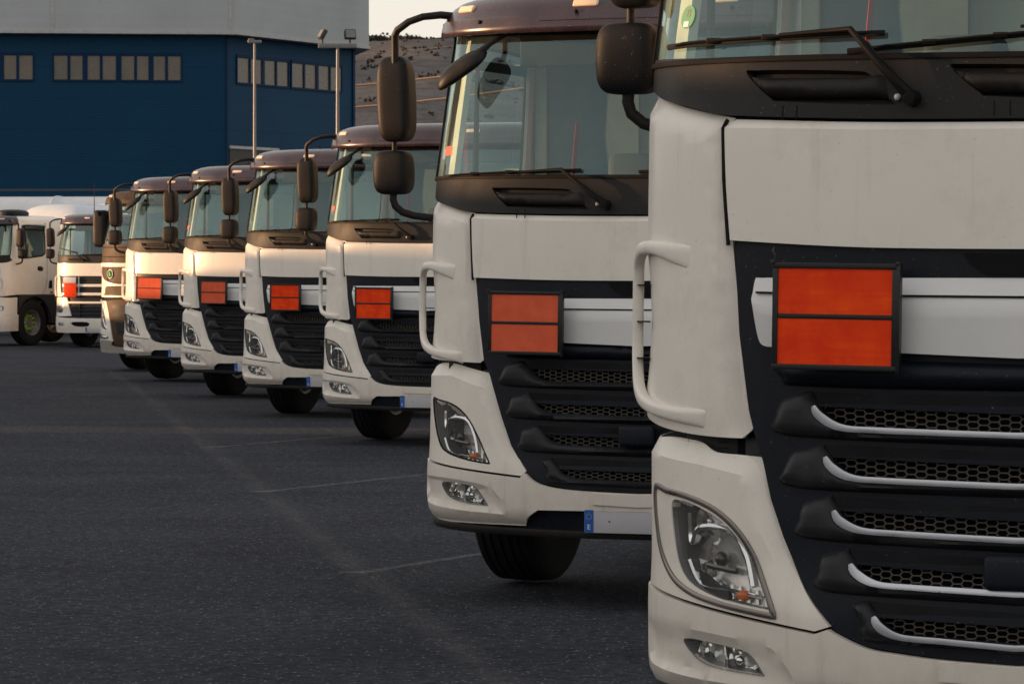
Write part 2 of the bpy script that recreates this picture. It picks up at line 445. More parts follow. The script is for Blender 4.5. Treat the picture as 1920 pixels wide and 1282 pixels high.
# ------------------------------------------------------------------ trucks
BK_CF = [(0, .03), (.34, .02), (.45, 0), (.62, 0), (.75, .02), (1.15, .04), (1.55, .05), (1.85, .06), (2.04, .09), (2.75, .27), (3.2, .40)]
WZ_CF = [(0, .985), (.34, .99), (.5, 1), (2.04, .995), (2.7, .97), (3.3, .95)]
BK_XF = [(0, .03), (.34, .02), (.45, 0), (.62, 0), (.75, .02), (1.15, .03), (1.6, .04), (2.03, .05), (2.22, .08), (2.93, .26), (3.4, .40)]
WZ_XF = [(0, .99), (.34, 1.0), (.5, 1.0), (1.1, 1.005), (1.2, 1.02), (2.22, 1.015), (2.9, .99), (3.4, .97)]
SH = {'cf': Shell(1.25, .58, 3.3, BK_CF, WZ_CF), 'xf': Shell(1.25, .58, 3.3, BK_XF, WZ_XF)}
SH['old'] = SH['vo'] = SH['cf']

def wheel(parent, x, y, name='wheel', w=.315, nuts=False, seg=72):
    """axis along x; y = distance behind the front, outward side away from the centre"""
    sg = -1 if x < 0 else 1; r = .52
    prof = [(.285, -.13), (.30, -.15), (.36, -.162), (.43, -.165), (.475, -.158), (.500, -.148), (.513, -.135)]
    g = [-.098, -.052, 0, .052, .098]
    a = -.135
    for q in g: prof += [(.52 - q * q * .5, q - .008), (.507, q - .006), (.507, q + .006), (.52 - q * q * .5, q + .008)]
    prof += [(.513, .135), (.500, .148), (.475, .158), (.43, .165), (.36, .162), (.30, .15), (.285, .13)]
    rimp = [(.0, .045), (.085, .045), (.095, .03), (.10, .02), (.17, .015), (.20, -.02), (.225, -.03), (.255, .02), (.27, .10), (.293, .135), (.287, .142), (.262, .13), (.262, -.14), (.29, -.15)]
    wd = w / .33
    rm = MB(); rm.lathe([(p, q * wd * sg) for p, q in rimp], 48, (x, y, r), 'x')
    ro = rm.build(name, M['rim'], parent)
    ty = MB(); ty.lathe([(p, q * wd) for p, q in prof], seg, (x, y, r), 'x'); ty.build('tyre', M['rubber'], ro)
    nb = MB()
    for k in range(10):
        t = 2 * PI * k / 10; c = (x + sg * .02, y + .1425 * math.cos(t), r + .1425 * math.sin(t))
        nb.lathe([(0, sg * .05), (.014, sg * .05), (.018, sg * .0)], 8, c, 'x')
        if nuts: nb.add([(c[0] + sg * .03, c[1] + math.cos(t + q) * rr, c[2] + math.sin(t + q) * rr) for q, rr in ((0, .065), (1.2, .03), (2.2, .026), (-2.2, .026), (-1.2, .03))], [(0, 1, 2, 3, 4)])
    nb.build('wheel_nuts', M['nut_yellow'] if nuts else M['rim'], ro)
    hb = MB()
    for k in range(10):
        t = 2 * PI * (k + .5) / 10; c = (x + sg * .0, y + .212 * math.cos(t), r + .212 * math.sin(t))
        hb.lathe([(0, sg * .006), (.022, sg * .006), (.024, sg * -.03)], 12, c, 'x')
    hb.build('hand_holes', M['dark'], ro)
    return ro

def bowl(parent, S, u, z, r, off, deep=.8, name='reflector', mat=None):
    """a facetted lamp reflector facing forward, with its bulb"""
    p = S.P(u, z, off); mb = MB(); n = 14; rings = 4; vs = []; fs = []
    for j in range(rings + 1):
        t = j / rings
        for i in range(n):
            a = 2 * PI * i / n; rr = r * t * (1 + .05 * (i % 2) * (1 if j < rings else 0)); a += .16 * (j % 2); vs.append((p.x + rr * math.cos(a), p.y + r * deep * (1 - t * t), p.z + rr * math.sin(a)))
    for j in range(rings):
        for i in range(n): fs.append((j * n + i, j * n + (i + 1) % n, (j + 1) * n + (i + 1) % n, (j + 1) * n + i))
    mb.add(vs, fs); return mb.build(name, mat or M['reflector'], parent, 8)
def ball(parent, S, u, z, r, off, name, mat, sc=(1, 1, 1)):
    p = S.P(u, z, off); mb = MB(); mb.sellip(p, (r * sc[0], r * sc[1], r * sc[2]), 1, None, None, 16, 10); return mb.build(name, mat, parent, 60)

def lamp(S, name, outline, root, flip, offb, bits, trim=None, th=.0):
    """a lamp set in a hole of the panel: pocket, reflectors, clear cover"""
    o = panel(S, name, outline, M['bezel'], root, -offb, .01, grid=.03, bev=0, flip=flip)
    lp = dens(outline, .02); sg = -1 if flip else 1; n = len(lp); mb = MB(); vs = []
    for q in lp: vs += [S.P(sg * q[0], q[1], .002), S.P(sg * q[0], q[1], -offb)]
    mb.add(vs, [(2 * i, 2 * ((i + 1) % n), 2 * ((i + 1) % n) + 1, 2 * i + 1) for i in range(n)]); mb.build('lamp_housing', M['lamp_wall'], o)
    for b in bits: b(o, sg)
    cx = sum(p[0] for p in outline) / len(outline); cz = sum(p[1] for p in outline) / len(outline)
    inner = [(cx + (p[0] - cx) * .985, cz + (p[1] - cz) * .985) for p in outline]
    panel(S, 'lamp_cover', inner, M['lens'], o, -.004, 0, grid=.03, bev=0, flip=flip, pillow=(.04, .004))
    return o

def hexmesh(S, name, polys, parent, off, pitch=.037, hh=.0185, wd=.0034, mat=None):
    """honeycomb grille cut to the opening; cells are flat hexagons"""
    mb = MB(); poly = polys; xs = [p[0] for p in poly]; zs = [p[1] for p in poly]; j = 0; z = min(zs); seen = set()
    def key(a, b): return tuple(sorted(((round(a[0], 4), round(a[1], 4)), (round(b[0], 4), round(b[1], 4)))))
    px = pitch * .75 * 1.0; segs = []
    while z < max(zs) + hh:
        x = min(xs) - pitch + (pitch * .81 if j % 2 else 0)
        while x < max(xs) + pitch:
            w2 = pitch / 2; c = [(x - w2, z - hh * .28), (x - w2, z + hh * .28), (x, z + hh * .72), (x + w2, z + hh * .28), (x + w2, z - hh * .28), (x, z - hh * .72)]
            # soften to elongated hexagon: flat long top and bottom
            c = [(x - w2 * 1.0, z), (x - w2 * .62, z + hh / 2), (x + w2 * .62, z + hh / 2), (x + w2 * 1.0, z), (x + w2 * .62, z - hh / 2), (x - w2 * .62, z - hh / 2)]
            for i in range(6):
                a, b = c[i], c[(i + 1) % 6]; k = key(a, b)
                if k in seen: continue
                m = ((a[0] + b[0]) / 2, (a[1] + b[1]) / 2)
                if inside(m, poly): seen.add(k); segs.append((a, b))
            x += pitch * 1.62
        z += hh / 2; j += 1
        if j % 2: pass
    for a, b in segs:
        d = math.dist(a, b); nx, nz = -(b[1] - a[1]) / d * wd / 2, (b[0] - a[0]) / d * wd / 2
        vs = [S.P(a[0] + nx, a[1] + nz, off), S.P(b[0] + nx, b[1] + nz, off), S.P(b[0] - nx, b[1] - nz, off), S.P(a[0] - nx, a[1] - nz, off)]
        vs += [S.P(a[0] + nx, a[1] + nz, off - .008), S.P(b[0] + nx, b[1] + nz, off - .008), S.P(b[0] - nx, b[1] - nz, off - .008), S.P(a[0] - nx, a[1] - nz, off - .008)]
        mb.add(vs, [(0, 1, 2, 3), (4, 5, 1, 0), (3, 2, 6, 7)])
    return mb.build(name, mat or M['mesh'], parent, 30, sm=False)

# rows of the lower grille: bar tip u, bump top z, slat left u, slat z left / centre, opening left u, its top z left / centre, its bottom z left / centre, bar bottom z left / centre
ROWS = {
 'cf': [(-.744, 1.145, -.600, 1.163, 1.156, -.565, 1.126, 1.116, 1.072, 1.062, 1.036, 1.026),
        (-.695, 1.008, -.563, 1.014, 1.000, -.527, .962, .948, .918, .908, .884, .870),
        (-.627, .855, -.511, .858, .850, -.476, .815, .803, .770, .760, .728, .718),
        (-.470, .700, -.438, .706, .697, -.395, .654, .645, .612, .602, .585, .572)],
 'xf': [(-.738, 1.250, -.600, 1.258, 1.252, -.580, 1.214, 1.200, 1.160, 1.150, 1.123, 1.110),
        (-.718, 1.112, -.572, 1.108, 1.096, -.552, 1.070, 1.055, 1.018, 1.008, .975, .968),
        (-.669, .972, -.547, .962, .941, -.525, .918, .902, .870, .858, .830, .815),
        (-.605, .810, -.495, .812, .795, -.474, .768, .748, .717, .706, .683, .670),
        (-.462, .660, -.430, .668, .648, -.400, .622, .608, .574, .560, .552, .535)]}

def grille(S, kind, root):
    chrome = kind == 'xf'
    holes = []
    for k, (ut, zb, us, zs0, zsc, um, mt0, mtc, mb0, mbc, bb0, bbc) in enumerate(ROWS[kind]):
        open_half = sm([(0, mtc, 1), (um, mt0, 1), (um + .02, mt0 - .022), (um + .075, mb0 + .002), (um + .17, mb0 - .003), (0, mbc, 1)], 6, False)
        op = whole(open_half); holes.append(op)
        # louvre bar with its rounded wing at either end
        half = sm([(0, mbc, 1), (um + .19, mb0 - .004), (um + .075, mb0 + .001), (um + .018, mt0 - .024), (um - .004, mt0 + .004, 1), (us - .004, zs0 + .002, 1), (us - .035, zs0 - .006), (us - .035 + (ut - us) * .45, (zs0 + bb0) / 2 + .040), (ut + .012, bb0 + .050), (ut, bb0 + .030), (ut + .016, bb0 + .014), (us, bb0 + .001), (0, bbc, 1)], 6, False)
        panel(S, 'louvre', whole(half), M['slat'], root, -.006, .03, grid=.02, bev=0, pillow=(.040, .026), ang=60)
        sl = [(0, zsc, 1), (us + .003, zs0 - .001, 1), (um + .003, mt0 + .001, 1), (0, mtc, 1)]
        zc = (zs0 + mt0) / 2
        panel(S, 'grille_slat', whole([p[:2] for p in sl]), M['slat'], root, .004, .02, grid=.04, bev=.004, disp=lambda u, z, zc=zs0: -(zc - z) * .45)
        hexmesh(S, 'honeycomb_mesh', op, root, -.030)
        if chrome:
            pth = sm([(um - .006, mt0 + .002), (um + .012, mt0 - .026), (um + .072, mb0 - .003), (um + .19, mb0 - .010), (0, mbc - .008)], 7, False)
            full = pth + [(-p[0], p[1]) for p in reversed(pth[:-1])]
            ribbon(S, 'chrome_strip', full, .0165, M['chrome'], root, .024, .004, taper=lambda t: 1 + .55 * math.exp(-((min(t, 1 - t) - .05) / .05) ** 2) - .5 * math.exp(-(min(t, 1 - t) / .012) ** 2))
    return holes

def hazard_plate(root, cx, cz, w, h, y, bright, tilt=0., hook=False):
    """hinged dangerous goods plate: black frame, two blank orange fields"""
    mt = Matrix.Translation((cx, y, cz)) @ Matrix.Rotation(tilt, 4, 'Y')
    b = .0155; f = MB()
    f.box((-w / 2, -.003, -h / 2), (w / 2, .012, h / 2), .002)
    for a, c in (((-w / 2, -.012, h / 2 - b), (w / 2, -.0035, h / 2)), ((-w / 2, -.012, -h / 2), (w / 2, -.0035, -h / 2 + b)), ((-w / 2, -.0118, -h / 2 + b + .0005), (-w / 2 + b, -.0035, h / 2 - b - .0005)), ((w / 2 - b, -.0118, -h / 2 + b + .0005), (w / 2, -.0035, h / 2 - b - .0005)), ((-w / 2 + b + .0005, -.0095, -.0065), (w / 2 - b - .0005, -.0035, .0065))):
        f.box(a, c, .0015)
    for sx in (-1, 1): f.box((sx * w / 2 - .006, -.016, h / 2 - .006), (sx * w / 2 + .006, .016, h / 2 + .006), .003)
    f.box((w / 2 - .002, -.014, -h / 2 - .008), (w / 2 + .008, .014, h / 2), .002)
    if hook: f.tube([(-w / 2 + .002, 0, h / 2), (-w / 2 + .004, 0, h / 2 + .02), (-w / 2 - .004, .004, h / 2 + .032), (-w / 2 - .002, .008, h / 2 + .044)], .0025, 6)
    f.v = [tuple(mt @ Vector(v)) for v in f.v]; o = f.build('hazard_plate', M['frame_black'], root, 30)
    for s in (1, -1):
        q = MB(); q.box((-w / 2 + b - .001, -.0062, .0068 if s > 0 else -h / 2 + b - .001), (w / 2 - b + .001, -.0034, h / 2 - b + .001 if s > 0 else -.0068))
        q.v = [tuple(mt @ Vector(v)) for v in q.v]; q.build('orange_panel', M['orange_bright' if bright else 'orange_faded'], o, 30)
    return o

def number_plate(S, root, z, writing=True):
    p = S.P(0, z, .012); y = p.y
    b = MB(); b.box((-.26, y - .004, z - .055), (.26, y + .004, z + .055), .002)
    o = b.build('number_plate', M['plate_grey'], root)
    q = MB(); q.box((-.258, y - .0062, z - .053), (-.214, y - .0046, z + .053)); e = q.build('country_band', M['plate_blue'], o)
    text_mesh('country_letter', 'E', .034, M['white_mark'], e, Matrix.Translation((-.236, y - .0068, z - .028)) @ Matrix.Rotation(PI / 2, 4, 'X'))
    st = MB()
    for k in range(12):
        t = 2 * PI * k / 12; st.box((-.236 + .013 * math.cos(t) - .0016, y - .0078, z + .022 + .013 * math.sin(t) - .0016), (-.236 + .013 * math.cos(t) + .0016, y - .0065, z + .022 + .013 * math.sin(t) + .0016))
    st.build('star_ring', simple('star_yellow', (.6, .5, .1), .5), e)
    sc = MB(); sc.lathe([(0, y - .0075), (.0035, y - .007), (.004, y - .004)], 10, (-.135, 0, z), 'y'); sc.build('screw', M['gap'], o)
    return o

def mirrors(root, dx=0., dz=0.):
    for sg in (-1, 1):
        X = lambda x: sg * (abs(x) - dx)
        a = MB(); a.tube([(sg * 1.13, .66, 2.850 + dz), (X(1.22), .57, 2.858 + dz), (X(1.30), .53, 2.848 + dz), (X(1.375), .53, 2.825 + dz), (X(1.435), .53, 2.785 + dz), (X(1.455), .545, 2.76 + dz), (X(1.456), .55, 2.70 + dz), (X(1.458), .555, 2.60 + dz)], [.019, .019, .018, .018, .0185, .019, .019, .019], 14); a.build('mirror_arm', M['plastic'], root, 50)
        a = MB(); a.tube([(X(1.48), .60, 2.30 + dz), (X(1.485), .61, 2.14 + dz)], .0125, 12); a.build('mirror_link', M['plastic'], root, 50)
        a = MB(); a.tube([(X(1.495), .63, 2.02 + dz), (X(1.50), .63, 1.95 + dz), (X(1.49), .635, 1.915 + dz), (X(1.455), .645, 1.885 + dz), (X(1.40), .66, 1.868 + dz), (X(1.33), .69, 1.858 + dz), (sg * 1.18, .75, 1.85 + dz)], .019, 14)
        a.build('mirror_arm', M['plastic'], root, 50)
        m = MB(); tp = lambda t: 1 - .10 * t * t - .22 * max(0, t) ** 8 - .12 * max(0, -t) ** 8
        m.sellip((X(1.468), .60, 2.447 + dz), (.089, .075, .212), .30, .42, Matrix.Rotation(R(2 * sg), 3, 'Y'), 40, 30, tp)
        h = m.build('mirror_housing', M['mirror_plastic'], root, 60)
        g = MB(); g.box((X(1.468) - .055, .664, 2.27 + dz), (X(1.468) + .055, .676, 2.60 + dz), .004); g.build('mirror_glass', M['mirror_glass'], h)
        m = MB(); m.sellip((X(1.495), .63, 2.083 + dz), (.101, .070, .110), .40, .55, None, 40, 26, lambda t: 1 - .10 * t * t)
        h = m.build('mirror_housing', M['mirror_plastic'], root, 60)
        g = MB(); g.box((X(1.495) - .06, .688, 2.00 + dz), (X(1.495) + .06, .700, 2.155 + dz), .004); g.build('mirror_glass', M['mirror_glass'], h)
    # the kerb-view mirror hung from the visor in front of the screen
    k = MB(); rot = Matrix.Rotation(R(-33), 3, 'Y') @ Matrix.Rotation(R(25), 3, 'X')
    k.sellip((-.985 + dx * .3, .24, 2.575 + dz), (.140, .075, .040), .75, .6, rot, 30, 18, lambda t: 1 - .25 * t)
    h = k.build('front_mirror', M['mirror_plastic'], root, 60)
    k = MB(); k.sellip((-.985 + dx * .3, .265, 2.552 + dz), (.115, .055, .010), .4, .6, rot, 24, 8); k.build('mirror_glass', M['mirror_glass'], h)
    k = MB(); k.tube([(-.90, .25, 2.64 + dz), (-.85, .28, 2.69 + dz), (-.78, .36, 2.75 + dz), (-.72, .45, 2.79 + dz)], [.020, .014, .013, .014], 10); k.build('bracket', M['plastic'], h)

def wiper(S, root, piv, elb, tip, end, zo=0.):
    arm = MB(); p = [S.P(*piv, .035), S.P(piv[0] + (elb[0] - piv[0]) * .25, piv[1] + (elb[1] - piv[1]) * .25, .055), S.P(piv[0] + (elb[0] - piv[0]) * .6, piv[1] + (elb[1] - piv[1]) * .6, .062), S.P(*elb, .050), S.P(elb[0] - .10, elb[1] - .003, .045), S.P(elb[0] - .22, elb[1] - .006, .038)]
    arm.tube(p, [.018, .014, .010, .009, .007, .005], 8)
    c = S.P(*piv, 0); arm.lathe([(0, -.06), (.016, -.058), (.022, -.045), (.024, 0)], 14, (c.x, c.y, c.z), 'y')
    arm.tube([p[1] + Vector((.014, -.002, .004)), p[2] + Vector((.014, -.004, .004)), p[3] + Vector((.02, -.003, -.012))], .003, 6)
    o = arm.build('wiper', M['gasket'], root, 40)
    b = MB(); n = 14; pts = [(tip[0] + (end[0] - tip[0]) * i / n, tip[1] + (end[1] - tip[1]) * i / n) for i in range(n + 1)]
    b.tube([S.P(u, z, .016) for u, z in pts], .0055, 6, 1.8)
    b.tube([S.P(u, z, .034 if .1 < i / n < .9 else .022) for i, (u, z) in enumerate(pts)][1:-1], .0045, 6)
    for q in (.30, .55):
        c = S.P(tip[0] + (end[0] - tip[0]) * q, tip[1] + (end[1] - tip[1]) * q, .026); b.box((c.x - .022, c.y - .008, c.z - .007), (c.x + .022, c.y + .010, c.z + .009), .003)
    b.build('wiper_blade', M['gasket'], o, 40)
    return o

def interior(root, S, dz, full=True):
    d = MB(); zt = 2.0 + dz
    d.box((-1.08, .36, zt - .25), (1.08, .92, zt - .005), .05); d.box((.22, .80, zt - .22), (.95, 1.02, zt + .09), .05)
    d.box((-.10, .85, zt - .4), (.20, 1.05, zt - .02), .04)
    o = d.build('dashboard', M['dash'], root, 40)
    lf = MB(); lf.box((-.55, .48, zt), (-.28, .66, zt + .008), .002, Matrix.Rotation(R(12), 3, 'Z')); lf.box((-.15, .5, zt), (.02, .64, zt + .012), .003, Matrix.Rotation(R(-20), 3, 'Z'))
    lf.build('papers', M['white_mark'], o)
    s = MB(); rot = Matrix.Rotation(R(55), 3, 'X'); c = Vector((.56, 1.10, zt - .03))
    ring = [c + rot @ Vector((.235 * math.cos(2 * PI * i / 36), 0, .235 * math.sin(2 * PI * i / 36))) for i in range(37)]
    s.tube(ring, .016, 10, cap=False)
    for a in (20, 160, 270): s.tube([c, c + rot @ Vector((.23 * math.cos(R(a)), 0, .23 * math.sin(R(a))))], .014, 8)
    s.sellip(c, (.075, .05, .06), .6); s.build('steering_wheel', M['gasket'], root, 50)
    for x in (-.58, .60):
        q = MB(); q.box((x - .25, 1.12, zt - .72), (x + .25, 1.62, zt - .55), .06); q.box((x - .25, 1.56, zt - .6), (x + .25, 1.74, zt + .02), .08, Matrix.Rotation(R(-6), 3, 'X'))
        q.box((x - .14, 1.62, zt + .03), (x + .14, 1.74, zt + .20), .05, Matrix.Rotation(R(-6), 3, 'X'))
        so = q.build('seat', M['seat'], root, 50)
        b = MB(); b.tube([(x - .36, 1.68, zt - .3), (x - .345, 1.70, zt + .10), (x - .32, 1.70, zt + .36)], .030, 8, .2); b.build('seat_belt', M['red'], so)
    p = MB(); W = 1.17
    p.box((-W, 1.86, zt - .9), (-.62, 1.89, zt + .84)); p.box((.62, 1.861, zt - .9), (W, 1.891, zt + .84)); p.box((-.615, 1.862, zt - .9), (.615, 1.892, zt + .05)); p.box((-.615, 1.863, zt + .62), (.615, 1.893, zt + .84))
    p.box((-W, .62, zt + .80), (W, 1.85, zt + .83)); p.box((-1.05, .72, zt - .92), (1.05, 1.85, zt - .88))
    p.build('cab_lining', M['cabin'], root, 30)
    v = MB(); v.box((-.78, .50, zt + .585), (1.12, .54, zt + .80), .015); v.build('roof_console', M['gasket'], root)
    v = MB(); v.box((-1.19, 1.835, zt + .02), (-1.125, 1.855, zt + .66), .008); v.box((1.125, 1.835, zt + .02), (1.19, 1.855, zt + .66), .008); v.build('curtain', simple('pale_curtain', (.50, .55, .46), .9), root)

def cab(kind, root, dz):
    S = SH[kind]; U = S.U; zs = lambda z: z + dz
    paint = M['white']
    yb = 2.35 if kind == 'old' else 2.05; ub = U(-yb)
    # painted shell: pillars, roof front and side walls, with the side windows cut out
    half = [(0, zs(2.86)), (-1.30, zs(2.86)), (-ub, zs(2.86)), (-ub, 1.16), (-1.50, 1.16), (-1.50, zs(1.93)), (-1.385, zs(2.03)), (-1.37, zs(2.40)), (-1.345, zs(2.765)), (0, zs(2.765))]
    sw = sm([(-U(-.74), zs(2.03)), (-U(-1.50), zs(2.03)), (-U(-1.70), zs(2.07)), (-U(-1.76), zs(2.18)), (-U(-1.76), zs(2.66)), (-U(-1.72), zs(2.72)), (-U(-.94), zs(2.72)), (-U(-.83), zs(2.62))], 3)
    panel(S, 'cab_shell', whole(half), paint, root, -.004, .02, holes=[sw, mir(sw)], grid=.09, bev=.004)
    for fl in (False, True):
        gl = panel(S, 'side_window', sw, M['side_glass'], root, -.014, 0, grid=.12, bev=0, flip=fl)
        ribbon(S, 'window_seal', sw + [sw[0]], .03, M['gasket'], gl, .000, .008, fl)
        ribbon(S, 'window_bar', [(-U(-1.04), zs(2.71)), (-U(-1.10), zs(2.04))], .045, M['gasket'], gl, .002, .012, fl); ribbon(S, 'window_bar', [(-U(-.90), zs(2.635)), (-U(-1.75), zs(2.635))], .05, M['gasket'], gl, .003, .012, fl)
        # door seam lines, handle
        db = sm([(-U(-.80), 1.18, 1), (-U(-.74), zs(1.95)), (-U(-.78), zs(2.62)), (-U(-.90), zs(2.74)), (-U(-1.72), zs(2.755)), (-U(-1.82), zs(2.70)), (-U(-1.82), 1.6), (-U(-1.76), 1.30), (-U(-1.66), 1.18, 1)], 4, False)
        dr = ribbon(S, 'door_seam', db, .008, M['gap'], root, -.002, .004, fl)
        hd = panel(S, 'door_handle', sm([(-U(-1.50), 1.80), (-U(-1.66), 1.79), (-U(-1.66), 1.70), (-U(-1.50), 1.71)], 3), M['plastic'], root, .0, .02, flip=fl, grid=.03, pillow=(.03, .02), bev=0)
        panel(S, 'air_intake', [(-U(-1.90), 1.47), (-U(-1.99), 1.49), (-U(-2.01), 1.30), (-U(-1.87), 1.30)], M['dark'], root, .002, .008, flip=fl, bev=0, grid=.05)
        # fender with wheel arch, steps
        arch = [(-U(-1.37 - .62 * math.cos(t)), max(.36, .50 + .62 * math.sin(t))) for t in [PI * i / 20 for i in range(-3, 24)]]
        arch = [p for p in arch if p[1] > .3601]
        fo = [(-U(-.80), 1.15)] + [(-U(-.80), .36)] + [(-U(-1.37 + .60), .36)] + [(-U(-1.37 + .62 * math.cos(t)), .50 + .62 * math.sin(t)) for t in [R(a) for a in range(0, 181, 9)]] + [(-U(-2.12), .50), (-U(-2.18), .95), (-U(-2.05), 1.15)]
        panel(S, 'fender', fo, M['chassis'], root, -.01, .10, flip=fl, grid=.08, bev=.01)
        st = MB(); sg = 1 if fl else -1
        for z in (.48, .78): st.box((sg * 1.02, .62, z), (sg * 1.235, .80, z + .03), .006)
        st.box((sg * 1.0, .60, .36), (sg * 1.02, .82, 1.14)); st.build('step', M['chassis'], root)
        mk = MB(); mk.box((sg * 1.245, 1.93, 1.19), (sg * 1.265, 2.00, 1.23), .005); mk.build('side_marker', M['red_lamp'], root)
    # roof
    rf = MB(); rows = [(2.845, -.004), (2.885, -.016), (2.915, -.05), (2.935, -.11), (2.95, -.22), (2.965, -.42), (2.97, -.75)]
    nu = 60; us = [-ub + 2 * ub * i / nu for i in range(nu + 1)]; vs = []; fs = []
    for z, o in rows:
        for u in us:
            p = S.raw(u, zs(z)); k = 1 + o / 1.25; vs.append((p.x * k, min(p.y - o * (1 if abs(u) < S.UM else .0) , yb), zs(z)))
    for j in range(len(rows) - 1):
        for i in range(nu): fs.append((j * (nu + 1) + i, j * (nu + 1) + i + 1, (j + 1) * (nu + 1) + i + 1, (j + 1) * (nu + 1) + i))
    k = (len(rows) - 1) * (nu + 1); fs.append(tuple(k + i for i in range(nu + 1)))
    rf.add(vs, fs); rf.build('roof', paint, root, 40)
    bw = MB(); bw.box((-1.20, yb - .03, .98), (1.20, yb + .005, zs(2.90)), .01); bw.build('rear_wall', paint, root)
    # screen
    sh = [(0, zs(2.80)), (-1.335, zs(2.80)), (-1.37, zs(2.42)), (-1.385, zs(2.045)), (-.6, zs(2.036)), (0, zs(2.03))]
    so = panel(S, 'windscreen', whole(sh), M['screen'], root, .002, 0, grid=.07, bev=0)
    sl = [(-1.34, zs(2.80)), (-1.378, zs(2.42)), (-1.392, zs(2.035))]
    both(lambda fl: ribbon(S, 'screen_seal', sl, .022, M['gasket'], so, .008, .008, fl))
    ribbon(S, 'screen_seal', dens([(-1.39, zs(2.046)), (-.6, zs(2.040)), (0, zs(2.035)), (.6, zs(2.040)), (1.39, zs(2.046))], .05, False), .016, M['gasket'], so, .010, .008)
    both(lambda fl: panel(S, 'pillar_trim', [(-1.34, zs(2.78)), (-1.20, zs(2.78)), (-1.19, zs(2.05)), (-1.385, zs(2.05))], M['pillar'], root, -.05, .03, flip=fl, bev=0, grid=.09))
    return S

def visor(S, root, dz, n=4, mat='visor'):
    zs = lambda z: z + dz
    rows = [(2.738, .078), (2.775, .080), (2.80, .078), (2.818, .078), (2.824, .070), (2.86, .055), (2.89, .030), (2.915, -.005), (2.935, -.05), (2.95, -.11), (2.958, -.20)]
    nu = 90; um = 1.45; us = [-um + 2 * um * i / nu for i in range(nu + 1)]; vs = []; fs = []
    def pos(u, z, o):
        p = S.P(u, zs(min(z, 2.90)), o) if o > 0 else S.P(u, zs(min(z, 2.90)), 0)
        if o <= 0: k = 1 + o / 1.3; p = Vector((p.x * k, p.y - o, p.z))
        p.z = zs(z); return p
    for z, o in rows:
        for u in us:
            zz = z
            if z in (2.818, 2.824) and abs(u) < .70: zz = z - .022 * min(1, (.70 - abs(u)) / .10)
            vs.append(pos(u, zz, o))
    m = len(rows)
    for j in range(m - 1):
        for i in range(nu): fs.append((j * (nu + 1) + i, j * (nu + 1) + i + 1, (j + 1) * (nu + 1) + i + 1, (j + 1) * (nu + 1) + i))
    mb = MB(); mb.add(vs, fs); o = mb.build('sun_visor_panel', [M[mat], M['gasket']], root, 35)
    sd_ = o.modifiers.new('solid', 'SOLIDIFY'); sd_.thickness = .006; sd_.offset = -1; sd_.material_offset = 1; sd_.material_offset_rim = 0  # inner skin takes the near-black slot: shade under the visor as colour
    for u in (-1.08, -.36, .36, 1.08)[:n]:
        p = pos(u, 2.872, .05); q = pos(u + .01, 2.872, .05); t = (q - p).normalized(); a = math.atan2(t.y, t.x)
        b = MB(); b.box((p.x - .065, p.y - .008, p.z - .017), (p.x + .065, p.y + .012, p.z + .019), .008, Matrix.Rotation(a, 3, 'Z') @ Matrix.Rotation(R(-28), 3, 'X')); k = b.build('marker_light', M['marker'], o)
    for u, z in ((-.93, 2.80), (-.40, 2.835), (.40, 2.835), (.93, 2.80), (-1.24, 2.83), (1.24, 2.83)):
        p = pos(u, z, .082 if z < 2.82 else .068); st = MB(); st.sellip(p, (.010, .008, .010), .8, None, None, 10, 8); st.build('visor_stud', M['gasket'], o)
    # struts that close the gap above the screen
    g = panel(S, 'screen_header', whole([(0, zs(2.84)), (-1.34, zs(2.84)), (-1.34, zs(2.755)), (-1.1, zs(2.74)), (0, zs(2.735))]), M['gasket'], root, .006, .02, grid=.08, bev=0)
    return o

def chassis(root, rear=True, kind='cf'):
    c = MB()
    for sx in (-1, 1): c.box((sx * .36, .55, .72), (sx * .44, 5.9, .98), .01)
    for y in (2.3, 3.4, 4.4, 5.6): c.box((-.36, y, .76), (.36, y + .12, .92))
    c.box((-1.05, 1.33, .42), (1.05, 1.47, .56), .03); c.box((-.45, .6, .98), (.45, 2.0, 1.15), .05); c.box((-.4, .7, .45), (.4, 2.1, .95), .08)
    c.box((-1.05, .25, .50), (1.05, .34, 1.35)); c.box((-1.12, .62, 1.0), (1.12, 2.0, 1.14), .03)
    c.build('chassis', M['chassis'], root, 30)
    t = MB(); t.box((-1.22, 2.35, .45), (-.52, 3.75, 1.0), .12); t.build('fuel_tank', M['silver_tank'], root, 50)
    t = MB(); t.box((.55, 2.35, .45), (1.2, 3.2, 1.0), .06); t.build('battery_box', M['chassis'], root, 50)
    f = MB(); f.lathe([(0, .0), (.45, .0), (.46, -.05)], 32, (0, 4.75, 1.12), 'z'); f.box((-.5, 4.4, .98), (.5, 5.1, 1.06)); f.build('fifth_wheel', M['chassis'], root)

